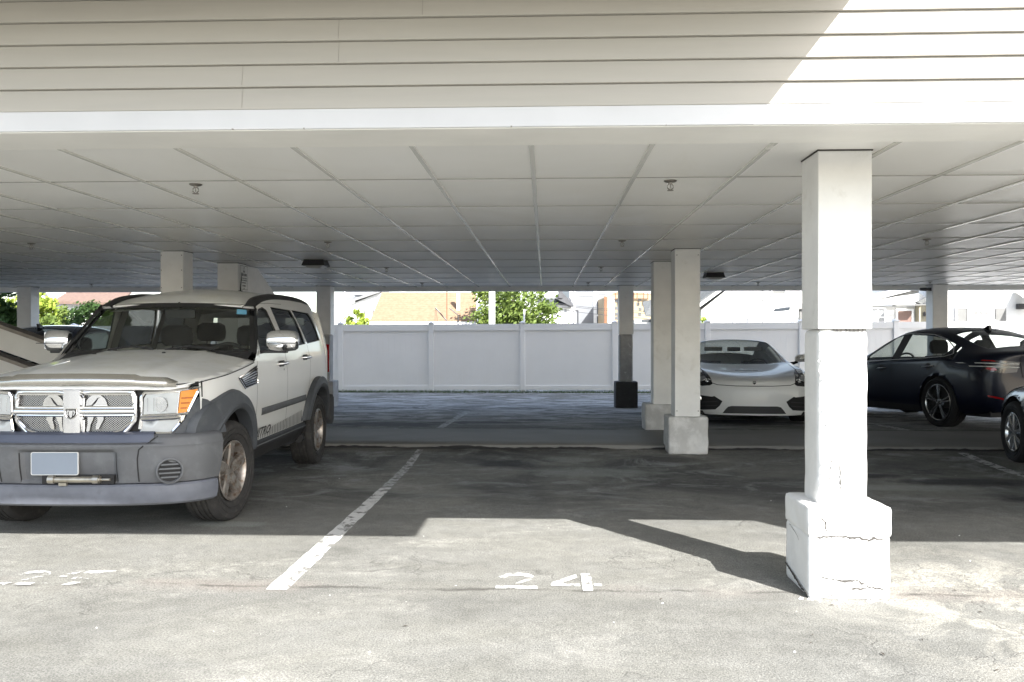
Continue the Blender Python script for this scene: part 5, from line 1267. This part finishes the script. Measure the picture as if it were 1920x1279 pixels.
b = MB(); b.tube([(.12, 2.35, RH(.12, 2.35)), (.05, 2.62, RH(.1,2.3)+.22)], [.006,.003], 6); b.lathe([(0,.02),(.02,.018),(.035,0)], 10, 'z', (.12, 2.35, RH(.12, 2.35)-.004)); b.build('aerial', mat['black_plastic'], nv, smooth=True)
b = MB(); b.tube([(.30, 2.85, .30), (.74, 2.45, .33), (.74, 2.25, .33)], .05, 8); b.box(-.6, .6, WB-.1, WB+.1, .30, .42); b.box(.42, .46, 2.45, 3.4, .40, .50); b.box(.3, .72, 1.85, 2.25, .30, .42); b.build('exhaust', mat['black_plastic'], nv)
for y, st_ in ((0, R(-7)), (WB, 0)):
    for s in (1, -1): wheel(nv, s*.85, y, .368, .235, .222, s, 'five', mat['alloy_dirty'], mat['rubber'], steer=st_, dish=.045)
# ------------------------------------------------------------------ smooth cars: a control cage, subdivided, then split into parts
def cage_car(root, st, region, mats, pmat, level=3, arches=(), arch_r=.36, crease=None):
    """st: rows of (x, y, z) from the sill up to the roof centre; region(i, j) names the part a face belongs to"""
    n = len(st[0]); bm = bmesh.new(); V = {}
    for i, row in enumerate(st):
        for j, (x, y, z) in enumerate(row):
            V[i, j, 1] = bm.verts.new((x, y, z))
            V[i, j, -1] = V[i, j, 1] if j == n-1 else bm.verts.new((-x, y, z))
    names = []; cl = bm.edges.layers.float.new('crease_edge')
    def mi(nm):
        if nm not in names: names.append(nm)
        return names.index(nm)
    for i in range(len(st)-1):
        for j in range(n-1):
            for s in (1, -1):
                q = [V[i, j, s], V[i+1, j, s], V[i+1, j+1, s], V[i, j+1, s]]
                f = bm.faces.new(q if s > 0 else q[::-1]); f.material_index = mi(region(i, j)+('' if s > 0 or region(i, j) not in ('side_window','rear_side_window','quarter_window','door_pillar') else '#'))
    for i in (0, len(st)-1):
        for j in range(n-1):
            q = [V[i, j, 1], V[i, j+1, 1], V[i, j+1, -1], V[i, j, -1]]; q = list(dict.fromkeys(q))
            f = bm.faces.new(q if i == 0 else q[::-1]); f.material_index = mi('body')
    if crease:
        for (a, b), v in crease.items():
            for s in (1, -1):
                e = bm.edges.get((V[(*a, s)], V[(*b, s)]))
                if e: e[cl] = v
    me = bpy.data.meshes.new('cage'); bm.to_mesh(me); bm.free()
    o = bpy.data.objects.new('cage', me); col.objects.link(o); m = o.modifiers.new('s', 'SUBSURF'); m.levels = level; m.render_levels = level
    ev = o.evaluated_get(bpy.context.evaluated_depsgraph_get()); me2 = ev.to_mesh()
    vs = [v.co.copy() for v in me2.vertices]; fs = [(tuple(p.vertices), p.material_index) for p in me2.polygons]
    nrm = [v.normal.copy() for v in me2.vertices]
    ev.to_mesh_clear(); bpy.data.objects.remove(o); bpy.data.meshes.remove(me)
    full = BVHTree.FromPolygons(vs, [f for f, _ in fs])
    # open the wheel arches
    keep = []
    def inside(p):
        for yc, zc in arches:
            if abs(p.x) > .45 and (p.y-yc)**2+(p.z-zc)**2 < arch_r**2: return (yc, zc)
            if abs(p.x) > .45 and abs(p.y-yc) < arch_r and p.z < zc: return (yc, zc, 1)
        return None
    ins = [inside(p) for p in vs]
    for f, k in fs:
        if all(ins[i] for i in f): continue
        keep.append((f, k))
    used = {i for f, _ in keep for i in f}
    for i in used:
        if ins[i]:
            yc, zc = ins[i][:2]; p = vs[i]
            if len(ins[i]) == 3: p.y = yc+arch_r*(1 if p.y > yc else -1)
            else:
                d = math.hypot(p.y-yc, p.z-zc) or 1; p.y = yc+(p.y-yc)/d*arch_r; p.z = zc+(p.z-zc)/d*arch_r
    parts = {}
    for f, k in keep: parts.setdefault(names[k], []).append(f)
    for nm, F_ in parts.items():
        ids = sorted({i for f in F_ for i in f}); mp = {a: b for b, a in enumerate(ids)}
        b = MB(); b.add([vs[i] for i in ids], [tuple(mp[i] for i in f) for f in F_])
        key = nm.rstrip('#'); b.build(key, mats[key], root, smooth=True, angle=50, solid=.006 if key == 'body' else 0)
    return full
def project(root, bvh, name, loop, m, axis, frm, off=.004, h=.05, holes=(), parent=None, solid=0):
    """lay a flat outline onto the body from one side"""
    d = {'y+': Vector((0,1,0)), 'y-': Vector((0,-1,0)), 'x-': Vector((-1,0,0)), 'x+': Vector((1,0,0))}[axis]
    b = MB(); bad = [0]
    def fn(a, c):
        o = Vector((a, frm, c)) if axis[0] == 'y' else Vector((frm, a, c))
        loc, nn, *_ = bvh.ray_cast(o, d)
        if loc is None:
            loc, nn, *_ = bvh.find_nearest(o+d*(abs(frm))); bad[0] += 1
        if nn.dot(d) > 0: nn = -nn
        return tuple(loc+nn*off)
    sheet(b, loop, holes, fn, h); return b.build(name, m, parent or root, smooth=True, solid=solid)
def seam(root, bvh, name, lines, m, axis, frm, wd=.0035, off=.0025, parent=None, h=.03, taper=False):
    d = {'y+': Vector((0,1,0)), 'y-': Vector((0,-1,0)), 'x-': Vector((-1,0,0)), 'x+': Vector((1,0,0))}[axis]; b = MB()
    for L in lines:
        q = densify(L, h, False); rows = []
        for i, p in enumerate(q):
            a = Vector(q[max(0, i-1)]); c = Vector(q[min(len(q)-1, i+1)]); t = (c-a).normalized(); nn2 = Vector((-t.y, t.x)); row = []
            ww = wd*(math.sin(math.pi*(i/(len(q)-1)*.96+.02))**.6 if taper else 1)
            for sg in (-1, 1):
                e = Vector(p)+nn2*ww*sg; o = Vector((e.x, frm, e.y)) if axis[0] == 'y' else Vector((frm, e.x, e.y))
                loc, nn, *_ = bvh.ray_cast(o, d)
                if loc is None: loc, nn, *_ = bvh.find_nearest(o+d*abs(frm))
                if nn.dot(d) > 0: nn = -nn
                row.append(tuple(loc+nn*off))
            rows.append(row)
        b.grid(rows)
    return b.build(name, m, parent or root)
bb_ = BVHTree.FromPolygons([v.co.copy() for v in bump_o.data.vertices], [tuple(p.vertices) for p in bump_o.data.polygons])
for s in (1, -1):
    seam(nv, bb_, 'bumper_seam', [[(s*.565,.70),(s*.545,.685),(s*.465,.62),(s*.455,.56),(s*.452,.405)]], mat['dark'], 'y+', -2, .004, .003)
    seam(nv, bb_, 'bumper_crease', [[(s*.318,.40),(s*.318,.60)]], mat['dark'], 'y+', -2, .003, .003)
def wells(root, wb, r, x0, x1):
    for yc in (0, wb):
        for s in (-1, 1):
            b = MB(); b.grid([[(s*x1, yc+r*math.cos(R(a)), .34+r*math.sin(R(a))), (s*x0, yc+r*math.cos(R(a)), .34+r*math.sin(R(a))), (s*x0, yc, .34)] for a in range(-10, 191, 10)]); b.build('wheel_well', mat['dark'], root, smooth=True)

# ---- white two seat sports car, nose towards the drive
sc_ = thing('sports_car', 'low white two seat sports car parked nose out behind the boxed pillars', 'car', (3.04, 12.72, .075), R(-6.0), rx=-.028)
def r_(y, *p): return [(x, y+(q[2] if len(q) > 2 else 0), z) for q in p for x, z in [(q[0], q[1])]]
ST = [
 r_(-.93, (.40,.15,.00),(.43,.26,-.01),(.44,.40,-.01),(.41,.52,.00),(.35,.58,.02),(.28,.60,.03),(.14,.615,.02),(0,.62,.015)),
 r_(-.84, (.68,.15,.13),(.80,.27,.17),(.83,.42,.18),(.79,.585,.16),(.68,.655,.11),(.52,.66,.06),(.26,.665,.01),(0,.67,.0)),
 r_(-.52, (.80,.16),(.885,.30),(.895,.47),(.865,.66),(.76,.745),(.58,.73),(.28,.715),(0,.72)),
 r_(-.15, (.82,.17),(.895,.32),(.905,.53),(.875,.755),(.77,.825),(.60,.79),(.30,.765),(0,.765)),
 r_(.30, (.81,.17),(.89,.32),(.90,.55),(.875,.80),(.78,.865),(.62,.84),(.32,.81),(0,.805)),
 r_(.62, (.80,.17),(.885,.32),(.89,.56),(.87,.83),(.79,.875),(.69,.885,.10),(.36,.865,.0),(0,.86,-.03)),
 r_(1.00, (.79,.17),(.88,.32),(.885,.56),(.865,.845),(.745,.955,.0),(.665,.985,.06),(.345,1.00,-.02),(0,1.005,-.06)),
 r_(1.42, (.79,.17),(.875,.32),(.885,.57),(.865,.86),(.655,1.145),(.585,1.185,.06),(.31,1.205,-.02),(0,1.21,-.05)),
 r_(1.66, (.79,.17),(.875,.32),(.885,.58),(.865,.87),(.61,1.215),(.545,1.255,.03),(.29,1.278,-.02),(0,1.285,-.05)),
 r_(2.05, (.80,.17),(.885,.32),(.90,.60),(.875,.885),(.60,1.215),(.53,1.262),(.28,1.292),(0,1.30)),
 r_(2.50, (.82,.17),(.905,.32),(.92,.62),(.89,.895),(.615,1.115),(.52,1.175),(.28,1.215),(0,1.225)),
 r_(2.95, (.82,.18),(.90,.34),(.91,.62),(.88,.87),(.70,.97),(.53,1.02),(.28,1.06),(0,1.07)),
 r_(3.28, (.78,.22,-.06),(.85,.36,-.06),(.86,.60,-.04),(.83,.82,-.03),(.70,.89,-.01),(.52,.90),(.28,.92),(0,.92)),
 r_(3.42, (.60,.26,-.06),(.68,.38,-.04),(.70,.56,-.02),(.68,.74,-.02),(.58,.80),(.44,.82),(.24,.83),(0,.83)),
]
def reg(i, j):
    if j >= 5 and 5 <= i < 8: return 'windscreen'
    if j == 3 and 6 <= i < 9: return 'side_window'
    if j == 3 and i == 9: return 'quarter_window'
    if j >= 5 and 9 <= i < 11: return 'rear_window'
    return 'body'
cr = {}
for i in range(5, 8): cr[(i,5),(i+1,5)] = .5
for j in range(5, 7): cr[(5,j),(5,j+1)] = .7; cr[(8,j),(8,j+1)] = .5
bv = cage_car(sc_, ST, reg, {'body': mat['pearl_paint'], 'windscreen': mat['glass_clear'], 'side_window': mat['glass_clear'], 'quarter_window': mat['glass_tint'], 'rear_window': mat['glass_clear']}, None, 3, ((0,.335),(2.475,.335)), .365, cr)
wells(sc_, 2.475, .365, .45, .84)
gf = mat['black_gloss']
for s in (1, -1):
    f = (lambda L: L) if s > 0 else (lambda L: [(-a, c) for a, c in L[::-1]])
    hl = project(sc_, bv, 'headlight', f([(.565,.585),(.60,.565),(.70,.555),(.795,.575),(.82,.64),(.80,.74),(.755,.79),(.685,.80),(.625,.745),(.585,.665)]), mat['black_gloss'], 'y+', -1.6, .004)
    b = MB()
    for (x, z, r) in ((.70,.655,.052), (.745,.735,.038), (.635,.625,.024), (.77,.61,.022)):
        loc, nn, *_ = bv.ray_cast(Vector((s*x, -1.6, z)), Vector((0,1,0)))
        q = nn.to_track_quat('Y', 'Z') if loc else None
        if loc is None: continue
        if nn.y > 0: nn = -nn
        T = (-nn).to_track_quat('Y', 'Z').to_matrix().to_4x4(); T.translation = loc+nn*.008
        l = MB(); l.lathe([(0,-.006),(r*.5,-.004),(r*.8,.003),(r,-.002),(r*1.06,.004)], 18, 'y'); b.add([tuple(T @ Vector(p)) for p in l.v], l.f)
    b.build('projector', mat['lamp_inner'], hl, smooth=True)
    iv = project(sc_, bv, 'side_intake', f([(.435,.345),(.475,.275),(.53,.225),(.70,.212),(.80,.225),(.83,.30),(.835,.415),(.80,.43),(.575,.405),(.545,.415)]), mat['dark'], 'y+', -1.6, .003)
    b = MB()
    for k in range(2):
        z = .285+.055*k; pts = [(s*(.50+.05*i), z-.004*i) for i in range(7)]
        rows = []
        for a, c in pts:
            row = []
            for dz in (-.006, .006):
                loc, nn, *_ = bv.ray_cast(Vector((a, -1.6, c+dz)), Vector((0,1,0))); 
                if loc is None: loc = Vector((a, -.6, c+dz)); nn = Vector((0,-1,0))
                row.append(tuple(loc+(nn if nn.y < 0 else -nn)*.010))
            rows.append(row)
        b.grid(rows)
    b.build('intake_blade', mat['black_plastic'], iv)
    loc, nn, *_ = bv.ray_cast(Vector((s*.745, -1.6, .375)), Vector((0,1,0)))
    b = MB(); b.lathe([(0,-.028),(.030,-.026),(.040,-.018),(.046,-.010),(.046,.02)], 20, 'y', tuple(loc)); b.build('fog_lamp', mat['lamp_inner'], iv, smooth=True)
    # mirror
    b = MB(); rows = []
    for t_, q in ((0,.5),(.03,.85),(.09,1),(.15,.95),(.19,.7),(.205,.3)):
        rows.append([(s*(.90+t_), .98+.055*q*math.cos(R(a)), .955+.062*q*math.sin(R(a))+.02*t_/.2) for a in range(0, 360, 20)])
    b.grid(rows, closed=True); b.add(rows[0], [tuple(range(18))]); b.add(rows[-1], [tuple(range(18))]); mm = b.build('mirror', mat['pearl_paint'], sc_, smooth=True, angle=60)
    b = MB(); b.tube([(s*.80, .93, .865), (s*.88, .96, .885), (s*.94, .98, .905)], [.03,.024,.02], 8); b.build('mirror_arm', mat['black_gloss'], mm, smooth=True)
    b = MB(); b.add([(s*(.92+.16*i), .925+.0, .905+.0)for i in (0,1)]+[(s*1.08,.93,.99),(s*.92,.93,.99)], [(0,1,2,3)]); b.build('mirror_shade', mat['black_gloss'], mm)
project(sc_, bv, 'lower_intake', [(-.435,.175),(.435,.175),(.40,.225),(.36,.268),(.31,.280),(-.31,.280),(-.36,.268),(-.40,.225)], mat['black_plastic'], 'y+', -1.6, .003)
project(sc_, bv, 'front_lip', [(-.72,.150),(.72,.150),(.74,.175),(.44,.178),(-.44,.178),(-.74,.175)], mat['dark'], 'y+', -1.6, .004)
seam(sc_, bv, 'bonnet_seam', [[(-.70,.86),(-.655,.70),(-.60,.61),(-.50,.575),(-.25,.562),(0,.560),(.25,.562),(.50,.575),(.60,.61),(.655,.70),(.70,.86)]], mat['dark'], 'y+', -1.6, .0045, .003)
project(sc_, bv, 'bonnet_badge', [(-.024,.610),(-.016,.592),(0,.582),(.016,.592),(.024,.610),(.022,.628),(-.022,.628)], mat['metal_dark'], 'y+', -1.6, .006, .02)
project(sc_, bv, 'plate_patch', [(-.36,.50),(-.30,.37),(-.12,.37),(-.06,.50),(-.12,.60),(-.28,.60)], mat['pearl_paint'], 'y+', -1.6, .002)
b = MB(); b.box(-.74, .74, -.70, 3.2, .14, .20); b.box(-.44, .44, -.6, 3.2, .2, .55); b.build('underbody', mat['dark'], sc_)
b = MB(); b.grid([[(x, y, z) for x in (-.70,-.35,0,.35,.70)] for y, z in ((.75,.84),(1.0,.875),(1.2,.87),(1.28,.80),(1.26,.4))]); b.build('dashboard', mat['seat'], sc_, smooth=True)
b = MB(); b.grid([[(x, 2.15, z) for x in (-.72, .72)] for z in (.3, .86)]); b.grid([[(s*.78, y, z) for z in (.25, .84)] for s, y in ((1,.8),(1,2.2))]); b.grid([[(s*.78, y, z) for z in (.25, .84)] for s, y in ((-1,.8),(-1,2.2))]); b.build('cabin_lining', mat['seat'], sc_)
seat(sc_, .37, 1.72, .34, .50, .18, .58, rest=False); seat(sc_, -.37, 1.72, .34, .50, .18, .58, rest=False); steering(sc_, .37, 1.30, .80, .17)
for s in (-1, 1):
    b = MB(); b.box(s*.33-.15, s*.33+.15, 1.60, 1.615, 1.085, 1.155); b.build('sun_visor', mat['trim_grey'], sc_, bevel=.008)
b = MB(); b.box(-.11, .11, 1.50, 1.53, 1.08, 1.15); b.build('inside_mirror', mat['black_plastic'], sc_, bevel=.02)
for y in (0, 2.475):
    for s in (1, -1): wheel(sc_, s*.885, y, .335, .235, .245, s, 'ten', mat['alloy'], mat['rubber_clean'])

# ---- saloons
def saloon(name, label, cat, loc, rz, rx, body, m_rim, style, lamps, sc=None, r=.34):
    t = thing(name, label, cat, loc, rz, rx=rx, sc=sc)
    S = [
     r_(-.79, (.50,.22,.05),(.56,.34,.02),(.57,.46,.02),(.52,.58,.04),(.44,.64,.07),(.36,.66,.08),(.18,.675,.07),(0,.68,.06)),
     r_(-.66, (.72,.20,.12),(.83,.33,.15),(.85,.48,.16),(.80,.63,.15),(.68,.715,.10),(.52,.73,.07),(.26,.745,.02),(0,.75,.0)),
     r_(-.35, (.82,.19),(.90,.34),(.91,.52),(.88,.70),(.76,.795),(.58,.80),(.30,.815),(0,.82)),
     r_(.05, (.84,.19),(.915,.34),(.92,.56),(.89,.775),(.78,.855),(.60,.865),(.31,.875),(0,.88)),
     r_(.55, (.83,.19),(.91,.34),(.92,.58),(.89,.83),(.80,.895),(.64,.91),(.33,.92),(0,.925)),
     r_(.85, (.83,.19),(.905,.34),(.915,.58),(.885,.86),(.80,.92),(.70,.935,.06),(.37,.945,.0),(0,.95,-.03)),
     r_(1.20, (.82,.19),(.90,.34),(.91,.58),(.885,.885),(.735,1.07),(.645,1.10,.06),(.345,1.12,-.02),(0,1.125,-.05)),
     r_(1.62, (.82,.19),(.90,.34),(.91,.58),(.89,.905),(.665,1.25),(.575,1.305,.04),(.31,1.34,-.02),(0,1.35,-.04)),
     r_(1.83, (.82,.19),(.90,.34),(.91,.58),(.89,.915),(.645,1.295),(.555,1.355),(.30,1.392),(0,1.402)),
     r_(2.01, (.82,.19),(.90,.34),(.91,.58),(.89,.918),(.640,1.30),(.55,1.362),(.30,1.40),(0,1.41)),
     r_(2.45, (.82,.19),(.905,.34),(.915,.60),(.895,.93),(.635,1.275),(.545,1.345),(.30,1.387),(0,1.397)),
     r_(2.78, (.83,.19),(.915,.34),(.925,.62),(.90,.945),(.66,1.20),(.555,1.285),(.30,1.335),(0,1.345)),
     r_(3.10, (.83,.20),(.915,.35),(.925,.64),(.895,.96),(.72,1.085),(.585,1.165,.0),(.31,1.22,.03),(0,1.235,.05)),
     r_(3.45, (.82,.21),(.905,.36),(.915,.66),(.88,.955),(.77,1.015),(.62,1.045),(.32,1.075),(0,1.085)),
     r_(3.72, (.78,.24,-.05),(.865,.38,-.06),(.88,.66,-.08),(.85,.93,-.08),(.75,1.00,-.04),(.60,1.03),(.31,1.05,.03),(0,1.06,.04)),
     r_(3.88, (.58,.27,-.06),(.66,.40,-.06),(.68,.64,-.07),(.66,.86,-.06),(.58,.95,-.04),(.46,.985,-.03),(.24,1.005,-.02),(0,1.01,-.02)),
    ]
    def reg(i, j):
        if j >= 5 and 5 <= i < 8: return 'windscreen'
        if j == 3 and 6 <= i < 8: return 'side_window'
        if j == 3 and i == 8: return 'door_pillar'
        if j == 3 and 9 <= i < 11: return 'rear_side_window'
        if j == 3 and i == 11: return 'quarter_window'
        if j >= 5 and 11 <= i < 13: return 'rear_window'
        return 'body'
    cr = {}
    for i in range(5, 8): cr[(i,5),(i+1,5)] = .4
    for i in range(11, 13): cr[(i,5),(i+1,5)] = .4
    for i in range(6, 12): cr[(i,3),(i+1,3)] = .9; cr[(i,4),(i+1,4)] = .8
    for a in (8, 9): cr[(a,3),(a,4)] = 1
    for i in range(2, 14): cr[(i,1),(i+1,1)] = .35
    bv = cage_car(t, S, reg, {'body': body, 'windscreen': mat['glass_clear'], 'side_window': mat['glass_clear'], 'rear_side_window': mat['glass_clear'], 'door_pillar': mat['black_gloss'], 'quarter_window': mat['glass_clear'], 'rear_window': mat['glass_clear']}, None, 3, ((0,.34),(2.835,.34)), .37, cr)
    wells(t, 2.835, .37, .45, .86)
    for s in (1, -1):
        ax = 'x-' if s > 0 else 'x+'; fr_m = 1.6*s
        seam(t, bv, 'door_seam', [[(.72,.88),(.66,.6),(.70,.30),(.80,.25)], [(1.86,.90),(1.86,.6),(1.82,.27)], [(2.93,.94),(2.80,.80),(2.55,.66),(2.42,.45),(2.40,.27)]], mat['dark'], ax, fr_m, .0035, .003)
        seam(t, bv, 'window_trim', [[(.92,.895),(1.3,.905),(1.9,.925),(2.5,.945),(2.95,.965),(3.07,1.0),(2.98,1.09),(2.75,1.205),(2.45,1.278),(1.95,1.31),(1.72,1.29)]], mat['chrome'], ax, fr_m, .006, .004)
        seam(t, bv, 'sill_trim', [[(.42,.235),(1.4,.245),(2.42,.235)]], mat['black_plastic'], ax, fr_m, .05, .003)
        for y, z in ((1.62,.80), (2.66,.83)):
            loc, nn, *_ = bv.ray_cast(Vector((fr_m, y, z)), Vector((-s, 0, 0))); x = loc.x
            b = MB(); b.tube([(x-s*.01, y-.10, z-.004), (x+s*.028, y-.085, z-.004), (x+s*.036, y, z), (x+s*.028, y+.085, z+.006), (x-s*.01, y+.10, z+.006)], [.009,.011,.012,.011,.009], 8); h_ = b.build('door_handle', mat['chrome'] if s > 0 else body, t, smooth=True)
            project(t, bv, 'handle_cup', arc(y, z, .052, 0, 340, 16), mat['dark'], ax, fr_m, .0025, parent=h_)
        # wing mirror
        b = MB(); rows = []
        for t_, q in ((0,.5),(.03,.9),(.10,1),(.17,.9),(.20,.5)):
            rows.append([(s*(.92+t_), 1.06+.07*q*math.cos(R(a)), .975+.07*q*math.sin(R(a))) for a in range(0, 360, 20)])
        b.grid(rows, closed=True); b.add(rows[0], [tuple(range(18))]); b.add(rows[-1], [tuple(range(18))]); mm = b.build('mirror', body, t, smooth=True, angle=60)
        b = MB(); b.tube([(s*.86, 1.06, .90), (s*.95, 1.07, .94)], .022, 8); b.build('mirror_arm', mat['black_gloss'], mm)
        f = (lambda L: L) if s > 0 else (lambda L: [(-a, c) for a, c in L[::-1]])
        hl = project(t, bv, 'headlight', f([(.52,.66),(.62,.62),(.80,.62),(.86,.66),(.84,.73),(.70,.74),(.56,.71)]), mat['lamp_lens'] if lamps else mat['black_gloss'], 'y+', -1.6, .004)
        # split tail lamps: black body with two thin light bars and red ends
        tl = project(t, bv, 'tail_light', f([(.50,.76),(.66,.745),(.86,.775),(.895,.80),(.905,.885),(.87,.925),(.66,.905),(.46,.885)]), mat['black_gloss'], 'y-', 5, .003)
        for k, (z0, z1) in enumerate(((.868,.885), (.825,.830))):
            seam(t, bv, 'light_bar', [[(s*.47, z0-.005), (s*.66, z0), (s*.80, z0+.006), (s*.885, z0+.012)]], mat['plate_edge'], 'y-', 5, .0055, .0065, parent=tl)
        project(t, bv, 'red_lamp', f([(.73,.785),(.78,.778),(.83,.80),(.82,.822),(.76,.818)]), mat['red_lens'], 'y-', 5, .006, .03, parent=tl)
        project(t, bv, 'red_lamp', f([(.74,.896),(.84,.903),(.83,.918),(.76,.912)]), mat['red_lens'], 'y-', 5, .006, .03, parent=tl)
        project(t, bv, 'reflector', f([(.66,.405),(.82,.445),(.83,.468),(.68,.43)]), mat['red_lens'], 'y-', 5, .004, .04)
    seam(t, bv, 'boot_seam', [[(-.44,.99),(-.46,.90),(-.42,.70),(-.3,.655),(0,.65),(.3,.655),(.42,.70),(.46,.90),(.44,.99)]], mat['dark'], 'y-', 5, .0045, .003)
    project(t, bv, 'number_plate', rrect(-.16, .16, .69, .78, .01), mat['plate_edge'], 'y-', 5, .008, .05)
    project(t, bv, 'rear_valance', [(-.70,.27),(.70,.27),(.66,.36),(.3,.40),(-.3,.40),(-.66,.36)], mat['black_plastic'], 'y-', 5, .003)
    project(t, bv, 'grille', [(-.34,.60),(-.20,.36),(.20,.36),(.34,.60),(.25,.66),(-.25,.66)], mat['dark'], 'y+', -1.6, .004)
    project(t, bv, 'lower_intake', [(-.60,.27),(.60,.27),(.55,.34),(-.55,.34)], mat['dark'], 'y+', -1.6, .004)
    b = MB(); b.box(-.78, .78, -.55, 3.65, .18, .26); b.box(-.44, .44, -.5, 3.6, .26, .60); b.build('underbody', mat['dark'], t)
    b = MB(); b.grid([[(x, y, z) for x in (-.74,-.35,0,.35,.74)] for y, z in ((.88,.88),(1.15,.925),(1.35,.92),(1.42,.85),(1.4,.45))]); b.build('dashboard', mat['seat'], t, smooth=True)
    b = MB()
    for s in (-1, 1): b.grid([[(s*.82, y, z) for z in (.28, .87)] for y in (.9, 3.1)])
    b.grid([[(x, y, z) for x in (-.66, .66)] for y, z in ((2.85,.95),(3.35,1.0))]); b.build('cabin_lining', mat['seat'], t)
    seat(t, .37, 2.02, .42, .48, .17, .56); seat(t, -.37, 2.02, .42, .48, .17, .56); seat(t, .36, 2.88, .46, .56, .16, .50, hr=.13); seat(t, -.36, 2.88, .46, .56, .16, .50, hr=.13)
    steering(t, .37, 1.42, .86, .18)
    loc, nn, *_ = bv.ray_cast(Vector((0, 2.72, 3)), Vector((0,0,-1)))
    b = MB(); b.prism([(-.025, loc.y-.09, loc.z-.008), (-.025, loc.y+.07, loc.z-.012), (-.015, loc.y+.075, loc.z+.055), (-.015, loc.y+.03, loc.z+.05)], (.045,0,0)); b.build('roof_fin', mat['black_gloss'], t, bevel=.006, fixn=True)
    for y in (0, 2.835):
        for s in (1, -1): wheel(t, s*.915, y, r, .235, .25 if style == 'ten' else .208, s, style, m_rim, mat['rubber_clean'], dish=.03)
    return t
saloon('saloon_car', 'dark navy saloon with ten spoke alloys parked tail out beyond the walkway', 'car', (5.60, 14.59, .035), R(193.5), .030, mat['navy_paint'], mat['alloy'], 'ten', False, r=.34)
saloon('saloon_car', 'glossy black car with silver nine spoke wheel cut off by the right edge', 'car', (5.87, 8.93, .02), R(171.4), -.008, mat['black_paint'], mat['alloy'], 'nine', True, r=.325)
saloon('hatchback_car', 'dark blue car with a silver window line half hidden by the sloping parapet', 'car', (-7.75, 15.2, .03), R(180), .02, mat['blue_paint'], mat['alloy'], 'nine', True, sc=(1.0, 1.0, 1.05))
